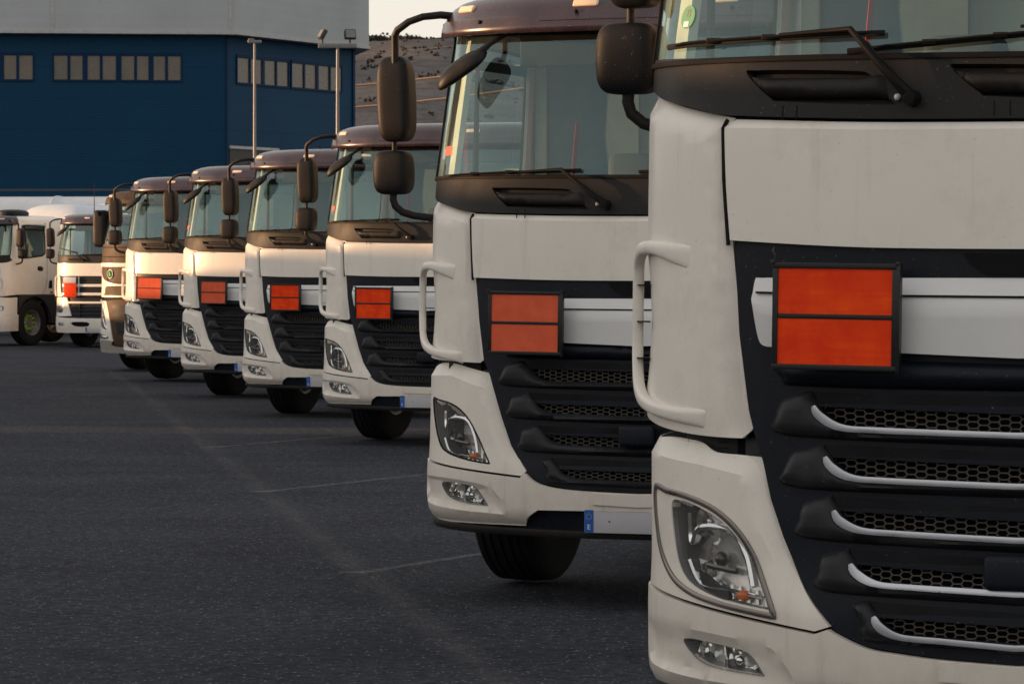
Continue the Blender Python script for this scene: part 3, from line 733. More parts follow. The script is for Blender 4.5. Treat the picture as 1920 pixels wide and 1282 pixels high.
def truck(kind, root, plate=None):
    dz = {'cf': 0, 'xf': .17, 'old': 0, 'vo': -.03}[kind]
    S = cab(kind, root, dz); zs = lambda z: z + dz
    white = M['white']
    if kind in ('cf', 'xf'):
        X = kind == 'xf'
        # --- cowl band below the screen
        if X:
            bl = [(0, 2.206, 1), (-.6, 2.212), (-1.40, 2.238, 1), (-1.405, 2.172), (-1.36, 2.148), (-1.297, 2.132), (-1.198, 2.108), (-1.05, 2.080), (-.885, 2.053), (-.45, 2.033), (0, 2.027, 1)]
            gl = [[(-.83, 2.172), (-.78, 2.180), (-.50, 2.170), (-.435, 2.155), (-.375, 2.085), (-.385, 2.070), (-.70, 2.087), (-.745, 2.098)]]; gl.append([(p[0] + .625, p[1] + .002) for p in gl[0]])
        else:
            bl = [(0, 2.030, 1), (-.6, 2.036), (-1.40, 2.045, 1), (-1.405, 1.985), (-1.36, 1.960), (-1.298, 1.940), (-1.108, 1.908), (-.912, 1.876), (-.45, 1.862), (0, 1.857, 1)]
            gl = [[(-.79, 1.982), (-.74, 1.990), (-.42, 1.982), (-.355, 1.967), (-.280, 1.895), (-.292, 1.880), (-.66, 1.897), (-.71, 1.908)]]; gl.append(mir(gl[0]))
        gl = [sm(g, 5) for g in gl]
        co = panel(S, 'cowl_band', whole(sm(bl, 6, False)), M['plastic'], root, .004, .02, holes=gl, grid=.04, bev=.003)
        for g in gl:
            cx = sum(p[0] for p in g) / len(g); cz = sum(p[1] for p in g) / len(g)
            panel(S, 'grab_recess', [(cx + (p[0] - cx) * 1.04, cz + (p[1] - cz) * 1.1) for p in g], M['plastic'], co, -.035, .01, grid=.04, bev=0)
            lp = dens(g, .015); n = len(lp); q = MB(); vs = []
            for p in lp: vs += [S.P(p[0], p[1], .003), S.P(cx + (p[0] - cx) * .97, cz + (p[1] - cz) * .9, -.036)]
            q.add(vs, [(2 * i, 2 * ((i + 1) % n), 2 * ((i + 1) % n) + 1, 2 * i + 1) for i in range(n)]); q.build('recess_wall', M['plastic'], co)
            x0 = min(p[0] for p in g); x1 = max(p[0] for p in g); z1 = max(p[1] for p in g); z0 = min(p[1] for p in g)
            bar = sm([(x0 + .01, z1 - .012), (x0 + .03, z1 - .022), (x0 + .30, z1 - .030), (x1 - .11, z1 - .032), (x1 - .06, z1 - .018), (x1 - .035, z1 - .035), (x1 - .02, z0 + .018), (x1 - .06, z0 + .022), (x0 + .13, z0 + .028), (x0 + .06, z0 + .045)], 4)
            panel(S, 'grab_handle', bar, M['plastic'], co, -.002, .02, grid=.02, bev=0, pillow=(.02, .022), ang=70)
            tb = [(cx - .09, z0 + .005), (cx - .045, z0 + .005), (cx - .045, z0 - .037), (cx - .09, z0 - .037)]
            for i in (0, 1): ribbon(S, 'tab_seam', [tb[i], tb[3 - i]], .004, M['gap'], co, .0045, .002)
        zb_ = 1.70 if X else 1.58
        panel(S, 'seam_backing', whole([(0, zs(2.0)), (-1.30, zs(1.93)), (-1.30, zb_), (0, zb_)]), M['gap'], root, -.045, .01, grid=.1, bev=0)
        # --- bonnet
        hd = ([(0, 2.018, 1), (-.45, 2.024), (-.870, 2.042, 1), (-.902, 2.018, 1), (-.893, 1.85), (-.876, 1.690, 1), (-.45, 1.668), (0, 1.662, 1)] if X else
              [(0, 1.850, 1), (-.45, 1.855), (-.893, 1.868, 1), (-.915, 1.845, 1), (-.908, 1.70), (-.895, 1.560, 1), (-.45, 1.548), (0, 1.545, 1)])
        zt = 1.998 if X else 1.826
        panel(S, 'bonnet', whole(sm(hd, 5, False)), white, root, .004, .025, grid=.05, bev=.005,
              lines=[[(-.88, zt + .018), (-.45, zt + .004), (0, zt), (.45, zt + .004), (.88, zt + .018)]], disp=lambda u, z: -max(0, z - zt - (abs(u) / .88) ** 2 * .018) * .55)
        # --- upper corner panels
        if X:
            cp = [(-.880, 2.047, 1), (-.914, 2.016, 1), (-.905, 1.85), (-.886, 1.685), (-.850, 1.42), (-.806, 1.150, 1), (-.845, 1.117, 1), (-1.0, 1.122), (-1.18, 1.138), (-1.38, 1.165), (-1.60, 1.18), (-1.85, 1.19, 1), (-1.85, 2.15, 1), (-1.55, 2.15, 1), (-1.40, 2.142, 1), (-1.297, 2.128), (-1.198, 2.104), (-1.05, 2.076)]
            re = [(-.914, 2.016), (-.886, 1.685), (-.806, 1.150)]; tl = [(-1.60, 2.14), (-1.40, 2.142), (-1.297, 2.128), (-1.05, 2.076), (-.880, 2.047)]; zh = 1.44
        else:
            cp = [(-.905, 1.871, 1), (-.927, 1.843, 1), (-.918, 1.70), (-.905, 1.555), (-.875, 1.36), (-.838, 1.172, 1), (-.865, 1.150, 1), (-1.05, 1.155), (-1.2, 1.160), (-1.38, 1.170), (-1.60, 1.18), (-1.85, 1.19, 1), (-1.85, 1.96, 1), (-1.55, 1.96, 1), (-1.40, 1.950, 1), (-1.298, 1.936), (-1.108, 1.904)]
            re = [(-.927, 1.843), (-.905, 1.555), (-.838, 1.172)]; tl = [(-1.60, 1.955), (-1.40, 1.955), (-1.298, 1.936), (-1.108, 1.904), (-.905, 1.871)]; zh = 1.40
        def cdisp(u, z):
            d = pld((u, z), re); wd = .030 + .045 * max(0, (1.9 - z) / .8); e = -max(0, wd - d) * .72
            t = pld((u, z), tl); e -= max(0, .055 - t) * .55
            q = max(0, 1 - abs(z - zh) / .20) ** .5 * max(0, min(1, (-u - 1.20) / .12)) * max(0, min(1, (1.62 + u) / .1)); return e - .016 * q
        cl = [[(-.960, 1.985 if X else 1.815), (-.948, 1.69 if X else 1.555), (-.905, 1.30), (-.885, 1.19)], [(-1.55, zs(1.905)), (-1.40, zs(1.905)), (-1.29, zs(1.885)), (-1.10, zs(1.852)), (-.965, zs(1.825))]]
        both(lambda fl: panel(S, 'corner_panel', sm(cp, 5), white, root, .008, .03, grid=.035, bev=.006, flip=fl, lines=cl, disp=cdisp))
        both(lambda fl: ribbon(S, 'panel_seam', [((a + b_) / 2, z) for a, b_, z in (((-.885, -.898, 2.040), (-.902, -.914, 2.015), (-.897, -.908, 1.87), (-.878, -.888, 1.675)) if X else ((-.898, -.912, 1.866), (-.915, -.927, 1.842), (-.908, -.919, 1.70), (-.897, -.907, 1.548)))], .010, M['gap'], root, .004, .006, fl))
        # --- the C-shaped grab handles on the corners
        ho = .0 if not X else .0
        zT, zB = (1.655, 1.185) if X else (1.600, 1.190)
        def ch(fl):
            sg = -1 if fl else 1
            pts = [(-1.03, zT - .015, .004), (-1.12, zT, .014), (-1.22, zT + .015, .030), (-1.32, zT + .010, .044), (-1.385, zT - .025, .053), (-1.405, zT - .08, .056), (-1.405, zT - .20, .056), (-1.40, zB + .17, .055), (-1.375, zB + .09, .050), (-1.32, zB + .04, .040), (-1.22, zB + .012, .026), (-1.10, zB - .004, .014), (-1.0, zB - .012, .006), (-.96, zB - .018, .002)]
            P = []; m = len(pts)
            for i in range(m - 1):                           # smooth the path
                for q in range(4):
                    t = q / 4; a, b, c, d = pts[max(i - 1, 0)], pts[i], pts[i + 1], pts[min(i + 2, m - 1)]
                    P.append(tuple(.5 * (2 * b[k] + (-a[k] + c[k]) * t + (2 * a[k] - 5 * b[k] + 4 * c[k] - d[k]) * t * t + (-a[k] + 3 * b[k] - 3 * c[k] + d[k]) * t ** 3) for k in range(3)))
            P.append(pts[-1]); W3 = [S.P(sg * p[0], p[1], p[2] * (.62 if X else 1)) for p in P]; n = len(P)
            vs = []; fs = []; seg = 14
            for i in range(n):
                d = (W3[min(i + 1, n - 1)] - W3[max(i - 1, 0)]).normalized()
                nn = (S.P(sg * P[i][0], P[i][1], .05) - S.P(sg * P[i][0], P[i][1], 0)).normalized(); sd2 = d.cross(nn).normalized(); nn = sd2.cross(d)
                t = i / (n - 1); wv = .020 + .018 * max(0, 1 - t / .16) ** 1.3 + .010 * max(0, (t - .82) / .18); tv = .017 * min(1, .3 + min(t, 1 - t) * 8)
                for k in range(seg):
                    a = 2 * PI * k / seg; f = lambda v: math.copysign(abs(v) ** .6, v)
                    vs.append(W3[i] + sd2 * f(math.cos(a)) * wv + nn * f(math.sin(a)) * tv)
            for i in range(n - 1):
                for k in range(seg): fs.append((i * seg + k, i * seg + (k + 1) % seg, (i + 1) * seg + (k + 1) % seg, (i + 1) * seg + k))
            fs += [tuple(range(seg))[::-1], tuple((n - 1) * seg + k for k in range(seg))]
            mb = MB(); mb.add(vs, fs); h = mb.build('side_grab_handle', white, root, 60)
            for z in (zh + .12, zh + .01, zh - .10):
                fn = MB()
                fn.add([S.P(-sg * 0 + (1.33 if fl else -1.33), z, .0), S.P((1.43 if fl else -1.43), z, .0), S.P((1.43 if fl else -1.43), z, .045), S.P((1.35 if fl else -1.35), z, .035),
                        S.P((1.33 if fl else -1.33), z - .004, .0), S.P((1.43 if fl else -1.43), z - .004, .0), S.P((1.43 if fl else -1.43), z - .004, .045), S.P((1.35 if fl else -1.35), z - .004, .035)], [(0, 1, 2, 3), (7, 6, 5, 4), (0, 3, 7, 4), (1, 0, 4, 5), (2, 1, 5, 6), (3, 2, 6, 7)])
                fn.build('handle_fin', M['gap'], h, 30)
        both(ch)
        # --- grille surround, silver trim, louvres
        holes = grille(S, kind, root)
        if X: ap = [(0, 1.675), (-.872, 1.70), (-.85, 1.42), (-.80, 1.12), (-.775, 1.05), (-.748, .944), (-.707, .84), (-.659, .742), (-.603, .655), (-.537, .578), (-.442, .538), (-.348, .525), (-.207, .512), (0, .503)]
        else: ap = [(0, 1.556), (-.892, 1.568), (-.87, 1.36), (-.835, 1.16), (-.80, 1.10), (-.722, .894), (-.662, .758), (-.567, .630), (-.497, .585), (-.335, .558), (0, .546)]
        panel(S, 'grille_surround', whole([(a, b, 1) if i in (0, len(ap) - 1) else (a, b) for i, (a, b) in enumerate(ap)]), M['navy'], root, -.012, .02, holes=holes, grid=.05, bev=0)
        panel(S, 'grille_backing', whole([(0, 1.64), (-.95, 1.64), (-.95, .55), (0, .44)]), M['dark'], root, -.10, .01, grid=.1, bev=0)
        b0 = 0 if X else -.120
        st = [(0, 1.586 + b0, 1), (-.775, 1.604 + b0, 1), (-.792, 1.590 + b0), (-.793, 1.555 + b0), (-.780, 1.48 + b0), (-.762, 1.405 + b0), (-.745, 1.386 + b0), (-.725, 1.383 + b0, 1), (0, 1.357 + b0, 1)]
        zc = 1.528 + b0
        tr = panel(S, 'silver_trim', whole(sm(st, 4, False)), M['silver'], root, .012, .03, grid=.04, bev=.003, lines=[[(-.788, zc + .012), (-.4, zc + .003), (0, zc), (.4, zc + .003), (.788, zc + .012)]],
                   disp=lambda u, z: -max(0, z - zc) * .45 + (.008 if z < zc - .002 else 0))
        ribbon(S, 'trim_groove', dens([(-.775, zc + .011), (-.4, zc + .003), (0, zc), (.4, zc + .003), (.775, zc + .011)], .05, False), .006, M['gap'], tr, .0165, .004)
        z3, z4 = (1.348, 1.266) if X else (1.246, 1.172)
        panel(S, 'trim_bar', whole(sm([(0, z3 - .008, 1), (-.70, z3 + .005), (-.735, z3 - .01), (-.700, z4 + .030), (-.640, z4 + .006), (0, z4, 1)], 5, False)), M['navy'], root, -.004, .02, grid=.03, bev=0, pillow=(.03, .028), ang=60)
        z5 = 1.652 if X else 1.536
        panel(S, 'emblem_recess', whole([(0, z5 - .062), (-.10, z5 - .060), (-.14, z5 - .035), (-.165, z5), (0, z5 - .004)]), M['dark'], root, -.004, .006, grid=.04, bev=0)
        # --- radar box
        zr = .760 if X else .816; rb = MB(); p = S.P(0, zr, .02); rb.box((-.088, p.y - .035, zr - .050), (.088, p.y + .02, zr + .050), .018); rb.build('radar_box', M['navy'], root, 50)
        # --- lower corners with headlights
        if X:
            lc = [(-.770, 1.062, 1), (-.752, .974), (-.711, .845), (-.636, .695), (-.545, .590, 1), (-.591, .575, 1), (-.90, .617), (-1.19, .652), (-1.40, .672), (-1.68, .68, 1), (-1.68, 1.11, 1), (-1.40, 1.100), (-1.20, 1.107), (-1.09, 1.104), (-1.021, 1.096), (-.958, 1.073), (-.86, 1.068)]
            hl = [(-1.145, .916), (-1.09, .926), (-1.021, .915), (-.94, .888), (-.872, .846), (-.812, .782), (-.770, .705), (-.735, .628, 1), (-.80, .634), (-.927, .653), (-1.045, .690), (-1.105, .745), (-1.135, .83)]; ht = sm([(-1.275, .950), (-1.17, .950), (-1.05, .938), (-.942, .908), (-.860, .857), (-.800, .788), (-.760, .707), (-.718, .610, 1), (-.790, .619), (-.927, .638), (-1.044, .663), (-1.145, .708), (-1.235, .80)], 5)
            top = [(-1.5, 1.055), (-1.27, 1.055), (-1.0, 1.035), (-.80, 1.005)]
        else:
            lc = [(-.803, 1.100, 1), (-.722, .896), (-.661, .762), (-.568, .640, 1), (-.592, .616, 1), (-.90, .640), (-1.21, .664), (-1.40, .680), (-1.68, .69, 1), (-1.68, 1.125, 1), (-1.40, 1.118), (-1.25, 1.138), (-1.15, 1.145), (-1.05, 1.142), (-.93, 1.122)]
            hl = [(-1.255, .962), (-1.17, .964), (-1.025, .944), (-.926, .891), (-.855, .806), (-.803, .721), (-.770, .669, 1), (-.86, .677), (-.954, .690), (-1.060, .712), (-1.135, .745), (-1.20, .83)]
            top = [(-1.5, 1.075), (-1.27, 1.080), (-1.05, 1.085), (-.83, 1.030)]
        hl = sm(hl, 5); red = [p[:2] for p in lc[:5]]
        def ldisp(u, z):
            d = pld((u, z), red); a = max(0, .055 - d) * .70 * min(1, max(0, (z - .60) / .2))
            zt = SHit(top, u); return -a - max(0, z - zt) * .55
        both(lambda fl: panel(S, 'headlight_panel', sm(lc, 5), white, root, .006, .03, grid=.032, bev=.005, flip=fl, holes=[hl], lines=[top, [(-.86, 1.0), (-.80, .84), (-.73, .72)]], disp=ldisp))
        if X: b1, b2, b3, b4 = (-1.005, .868, .058), (-.960, .762, .078), (-.84, .668), (-.935, .655)
        else: b1, b2, b3, b4 = (-1.065, .890, .055), (-1.020, .790, .070), (-.885, .705), (-.98, .705)
        def bits(o, sg):
            bowl(o, S, sg * b1[0], b1[1], b1[2], -.055); ball(o, S, sg * b1[0], b1[1], .012, -.04, 'bulb', M['bezel'])
            bowl(o, S, sg * b2[0], b2[1], b2[2], -.055); ball(o, S, sg * b2[0], b2[1], .022, -.045, 'projector', M['dark_lens']); ribbon(S, 'lamp_trim', [(b2[0] - .06, b2[1] - .02), (b2[0] + .07, b2[1] - .03)], .016, M['dark_lens'], o, -.035, .01, sg < 0)
            arcp = sm([(b1[0] - .09, b1[1] + .02), (b1[0] - .08, b2[1] + .04), (b1[0] - .04, b2[1] + .085), (b2[0] + .05, b2[1] + .085), (b2[0] + .11, b2[1] + .02), (b2[0] + .14, b2[1] - .07)], 6, False)
            ribbon(S, 'lamp_trim', arcp, .018, M['reflector'], o, -.030, .02, sg < 0)
            ribbon(S, 'lamp_trim', sm([(b1[0] - .085, b2[1] - .01), (b1[0] - .02, b2[1] - .075), (b2[0] + .06, b2[1] - .085), (b2[0] + .18, b2[1] - .10)], 6, False), .012, M['reflector'], o, -.028, .02, sg < 0)
            for q in range(5): ribbon(S, 'indicator_rib', [(b3[0] - .07 + q * .032, b3[1] + .026 - q * .004), (b3[0] - .065 + q * .032, b3[1] - .016 - q * .004)], .016, M['bezel'], o, -.04, .01, sg < 0)
            ball(o, S, sg * (b3[0] - .010), b3[1] - .002, .017, -.028, 'amber_bulb', M['amber'], (1.4, 1, .9))
            panel(S, 'lamp_corner', sm([(b4[0] - .10, b4[1] + .07), (b4[0] - .02, b4[1] + .035), (b4[0] + .02, b4[1] + .03), (b4[0] + .03, b4[1] - .005), (b4[0] - .06, b4[1] + .01)], 3), M['navy'], o, -.02, .02, flip=sg < 0, grid=.03, bev=0)
        both(lambda fl: lamp(S, 'headlight', hl, root, fl, .07, [bits]))
        if X: both(lambda fl: ribbon(S, 'headlight_trim', ht + [ht[0]], .017, M['frame_metal'], root, .010, .008, fl))
        else: both(lambda fl: ribbon(S, 'headlight_seal', hl + [hl[0]], .008, M['gap'], root, .006, .004, fl))
        # --- bumper
        if X:
            bm_ = [(0, .500, 1), (-.207, .509), (-.345, .521), (-.437, .534), (-.532, .571), (-.548, .582, 1), (-.592, .566, 1), (-.90, .607), (-1.19, .642), (-1.40, .660), (-1.72, .668, 1), (-1.72, .36, 1), (-1.40, .365), (-1.25, .352), (-1.0, .350), (-.58, .352, 1), (-.555, .395), (-.495, .432, 1), (0, .434, 1)]
            fg = [(-1.067, .524), (-.871, .512), (-.804, .492), (-.759, .437, 1), (-.951, .452), (-1.032, .481)]
            fs_ = [(-1.36, .548), (-1.22, .556), (-.98, .552), (-.762, .527), (-.705, .500), (-.655, .415), (-.80, .404), (-1.2, .425), (-1.33, .45)]; zn = .385
        else:
            bm_ = [(0, .543, 1), (-.333, .555), (-.497, .581), (-.570, .630, 1), (-.594, .606, 1), (-.90, .630), (-1.21, .653), (-1.40, .668), (-1.72, .68, 1), (-1.72, .40, 1), (-1.40, .395), (-1.27, .378), (-1.15, .372), (-.93, .374), (-.585, .374, 1), (-.560, .418), (-.500, .457, 1), (0, .461, 1)]
            fg = [(-1.108, .567), (-.911, .563), (-.844, .541), (-.782, .469, 1), (-.913, .476), (-1.047, .501)]
            fs_ = [(-1.38, .578), (-1.24, .592), (-1.0, .588), (-.795, .566), (-.725, .530), (-.661, .440), (-.80, .436), (-1.2, .455), (-1.34, .48)]; zn = .411
        fg = sm(fg, 5); fs_ = sm(fs_, 4)
        def bdisp(u, z):
            a = -abs(u)
            d = pld((a, z), fs_, True); e = 0
            if inside((a, z), fs_): e = -.016 * min(1, d / .022)
            zb = z - (.40 if not X else .38)
            if zb < .05: e -= (.05 - zb) ** 2 * 6
            zt = (.60 if abs(u) > .6 else .50); return e
        bo = panel(S, 'bumper', whole(sm(bm_, 5, False)), white, root, .012, .03, grid=.032, bev=.006, holes=[fg, mir(fg)], lines=[fs_ + [fs_[0]], [(-p[0], p[1]) for p in fs_ + [fs_[0]]]], disp=bdisp)
        npn = [(0, .540 if not X else .498), (-.213, .543 if not X else .506), (-.216, .490 if not X else .452), (0, .482 if not X else .446)]
        panel(S, 'number_panel', whole(npn), white, root, .022, .02, grid=.05, bev=.004)
        panel(S, 'lower_intake', whole([(0, .47), (-.60, .47), (-.62, .36), (0, .34)]), M['navy'], root, -.03, .02, grid=.06, bev=0)
        ribbon(S, 'bumper_lip', dens([(-1.30, .362), (-.9, .350), (-.3, .342), (.3, .342), (.9, .350), (1.30, .362)], .05, False), .034, M['plastic'], root, -.010, .02)
        number_plate(S, root, zn)
        fc = (-.98, .525) if not X else (-.94, .485)
        def fbits(o, sg):
            bowl(o, S, sg * (fc[0] - .035), fc[1] + .002, .050, -.035); bowl(o, S, sg * (fc[0] + .085), fc[1] - .012, .046, -.035)
            ball(o, S, sg * (fc[0] + .085), fc[1] - .012, .014, -.02, 'projector', M['reflector'])
            ribbon(S, 'lamp_trim', [(fc[0] + .03, fc[1] + .035), (fc[0] + .035, fc[1] - .045)], .01, M['reflector'], o, -.02, .02, sg < 0)
        both(lambda fl: lamp(S, 'fog_light', fg, root, fl, .06, [fbits]))
        # --- mechanism showing in the gap between the corner panels
        for sg in (-1, 1):
            g = MB(); p = S.P(sg * 1.03, 1.10, -.13)
            for q in range(4): g.lathe([(.045, 0), (.055, .006), (.045, .012)], 20, (p.x, p.y, p.z - .045 + q * .017), 'z')
            p = S.P(sg * .84, 1.09, -.09); g.box((p.x - .04, p.y - .03, p.z - .05), (p.x + .04, p.y + .04, p.z + .03), .006)
            g.sellip(S.P(sg * .765, 1.085, -.06), (.016, .012, .018), .7)
            g.box((sg * 1.05 - .02, .30, 1.03), (sg * .78 + .02, .34, 1.06)); g.build('corner_bracket', M['chassis'], root, 40)
        # --- wipers, nozzle
        if X:
            wiper(S, root, (-.309, 2.088), (-.490, 2.276), (-1.175, 2.262), (-.40, 2.272)); wiper(S, root, (.365, 2.090), (.215, 2.280), (-.505, 2.222), (.30, 2.280)); nz = (-.353, 2.090)
        else:
            wiper(S, root, (-.175, 1.904), (-.398, 2.062), (-1.141, 2.048), (-.31, 2.066)); wiper(S, root, (.93, 1.915), (.745, 2.062), (-.018, 2.055), (.80, 2.066)); nz = (-.219, 1.905)
        ball(root, S, nz[0], nz[1], .010, .012, 'washer_nozzle', M['white_mark'], (1, 1.3, 1))
        mirrors(root, .125 if X else 0, dz); visor(S, root, dz); interior(root, S, dz)
        # sticker inside the glass
        if X:
            c = S.P(-1.10, 2.352, .004); n = (S.P(-1.10, 2.352, .05) - c).normalized(); q = n.to_track_quat('Z', 'Y').to_matrix().to_4x4()
            sk_ = MB(); sk_.lathe([(0, .0), (.036, 0), (.036, -.0008)], 32, (0, 0, 0), 'z'); sk_.v = [tuple(Matrix.Translation(c) @ q @ Vector(v)) for v in sk_.v]; so = sk_.build('round_sticker', M['green_sticker'], root)
            b = MB(); b.box((-.016, -.030, .0002), (.010, -.014, .001)); b.v = [tuple(Matrix.Translation(c) @ q @ Vector(v)) for v in b.v]; b.build('sticker_label', M['white_mark'], so)
            text_mesh('sticker_mark', 'B', .040, simple('sticker_mark_colour', (.22, .20, .12), .5), so, Matrix.Translation(c) @ q @ Matrix.Translation((.002, .010, .0006)), .0003)
        else:
            b = panel(S, 'red_sticker', [(-1.205, 2.20), (-1.125, 2.20), (-1.125, 2.155), (-1.205, 2.153)], simple('red_sticker', (.55, .10, .06), .5), root, .005, .001, bev=0, grid=.05)
        if plate: hazard_plate(root, *plate)
        an = MB(); an.tube([(-.55, .95, zs(2.95)), (-.55, .99, zs(3.02))], [.018, .004], 8, .5); an.build('roof_aerial', M['gasket'], root)
    chassis(root)
    for x in (-1.04, 1.04): wheel(root, x, 1.37)
    for x in (-1.08, 1.08):
        wheel(root, x, 4.75, w=.30, seg=40); wheel(root, x * .69, 4.75, w=.30, seg=40)
    return root
def SHit(t, u):
    if u <= t[0][0]: return t[0][1]
    for a, b in zip(t, t[1:]):
        if u <= b[0]: return a[1] + (b[1] - a[1]) * (u - a[0]) / (b[0] - a[0])
    return t[-1][1]
def empty(name, loc, rz=0):
    o = bpy.data.objects.new(name, None); C.objects.link(o); o.location = loc; o.rotation_euler = (0, 0, rz); o.empty_display_size = .5; return o

def old_front(S, root, dark_bumper=False):
    white = M['white']; W = whole
    bl = [(0, 2.030, 1), (-.6, 2.036), (-1.40, 2.045, 1), (-1.405, 1.93), (-1.30, 1.90), (-.9, 1.885), (0, 1.875, 1)]
    co = panel(S, 'cowl_band', W(sm(bl, 5, False)), M['plastic'], root, .004, .02, grid=.08)
    for s in (-1, 1): ribbon(S, 'grab_handle', [(s * .75, 1.95), (s * .35, 1.95)], .04, M['gap'], co, .012, .012)
    panel(S, 'bonnet', W([(0, 1.865), (-1.15, 1.872), (-1.20, 1.60), (-.98, 1.59), (0, 1.585)]), white, root, .004, .02, grid=.08, bev=.006)
    cp = sm([(-1.155, 1.872, 1), (-1.205, 1.595, 1), (-1.06, 1.57), (-1.03, 1.45), (-1.00, 1.25), (-.93, 1.13, 1), (-1.20, 1.12), (-1.40, 1.14), (-1.85, 1.17, 1), (-1.85, 1.94, 1), (-1.55, 1.94), (-1.38, 1.90), (-1.30, 1.885)], 4)
    both(lambda fl: panel(S, 'corner_panel', cp, white, root, .008, .03, grid=.07, flip=fl, bev=.006))
    both(lambda fl: ribbon(S, 'air_deflector', sm([(-1.20, 1.57), (-1.26, 1.45), (-1.25, 1.25), (-1.18, 1.14)], 5, False), .05, white, root, .05, .02, fl))
    gr = panel(S, 'upper_grille', W(sm([(0, 1.578, 1), (-1.03, 1.575), (-1.02, 1.42), (-.99, 1.22), (-.93, 1.125), (0, 1.125, 1)], 4, False)), M['navy'], root, -.02, .02, grid=.09, bev=0)
    for z in (1.375, 1.185): panel(S, 'grille_slat', W([(0, z + .03), (-.96, z + .03), (-.93, z - .03), (0, z - .03)]), white, root, .006, .03, grid=.09, bev=.006)
    for z in (1.51, 1.45, 1.30, 1.25): panel(S, 'grille_slat', W([(0, z + .012), (-.95, z + .012), (-.95, z - .012), (0, z - .012)]), M['slat'], root, .0, .03, grid=.09, bev=.004)
    for s in (-1, 1): ribbon(S, 'grille_divider', [(s * .46, 1.56), (s * .46, 1.14)], .02, white, root, .0, .02)
    hl = sm([(-1.25, .905), (-1.05, .915), (-.93, .90), (-.90, .84), (-.94, .775), (-1.10, .77), (-1.23, .79), (-1.28, .85)], 4)
    lc = sm([(-.78, 1.105, 1), (-.72, .90), (-.64, .70, 1), (-1.0, .69), (-1.4, .70), (-1.68, .70, 1), (-1.68, 1.10, 1), (-1.40, 1.09), (-1.1, 1.11)], 4)
    both(lambda fl: panel(S, 'headlight_panel', lc, white, root, .004, .03, grid=.06, flip=fl, holes=[hl], bev=.006))
    def bits(o, sg):
        for u in (-1.13, -1.0): bowl(o, S, sg * u, .842, .062, -.05)
        ball(o, S, sg * -.935, .83, .018, -.03, 'amber_bulb', M['amber'])
    both(lambda fl: lamp(S, 'headlight', hl, root, fl, .07, [bits]))
    panel(S, 'lower_grille', W(sm([(0, 1.105, 1), (-.775, 1.10), (-.72, .90), (-.64, .66, 1), (0, .655, 1)], 4, False)), M['navy'], root, -.03, .02, grid=.08, bev=0)
    panel(S, 'grille_slat', W([(0, 1.02), (-.76, 1.02), (-.745, .975), (0, .975)]), white, root, .0, .03, grid=.08, bev=.006)
    for z in (.91, .83, .75): panel(S, 'grille_slat', W([(0, z + .015), (-.73 + (.91 - z) * .4, z + .015), (-.72 + (.91 - z) * .4, z - .015), (0, z - .015)]), M['slat'], root, -.005, .03, grid=.08, bev=.004)
    for s in (-1, 1): ribbon(S, 'grille_divider', [(s * .42, .97), (s * .42, .67)], .025, M['slat'], root, .0, .03)
    bm_ = [(0, .645, 1), (-.65, .65), (-1.2, .68), (-1.40, .69), (-1.72, .70, 1), (-1.72, .36, 1), (-1.35, .34), (-.9, .325), (0, .325, 1)]
    hole = sm([(-.62, .56), (-.20, .56), (-.20, .47), (-.55, .47)], 3)
    fg = sm([(-1.03, .555), (-.88, .555), (-.84, .52), (-.88, .48), (-1.03, .48), (-1.08, .52)], 4)
    bmat = M['navy'] if dark_bumper else white
    panel(S, 'bumper', W(sm(bm_, 4, False)), bmat, root, .012, .03, grid=.06, holes=[hole, mir(hole), fg, mir(fg)], bev=.008)
    if dark_bumper:
        both(lambda fl: panel(S, 'bumper_end', [(-1.18, .69), (-1.72, .705), (-1.72, .34), (-1.18, .33)], white, root, .018, .03, grid=.07, flip=fl, bev=.01))
    def fb(o, sg):
        for u in (-1.0, -.915): bowl(o, S, sg * u, .518, .032, -.03, 'reflector')
    def fb(o, sg):
        for u in (-1.0, -.915): bowl(o, S, sg * u, .518, .032, -.03)
    both(lambda fl: lamp(S, 'fog_light', fg, root, fl, .05, [fb]))
    panel(S, 'lower_intake', W([(0, .64), (-.7, .64), (-.66, .40), (0, .38)]), M['dark'], root, -.04, .01, grid=.1, bev=0)
    wiper(S, root, (-.33, 1.93), (-.55, 2.10), (-1.10, 2.20), (-.50, 2.10)); wiper(S, root, (.35, 1.93), (.15, 2.06), (-.45, 2.05), (.2, 2.06))
    b = MB(); b.sellip((.75, 1.2, 3.00), (.28, .40, .10), .7, None, None, 20, 12); b.build('roof_deflector', M['navy'], root)

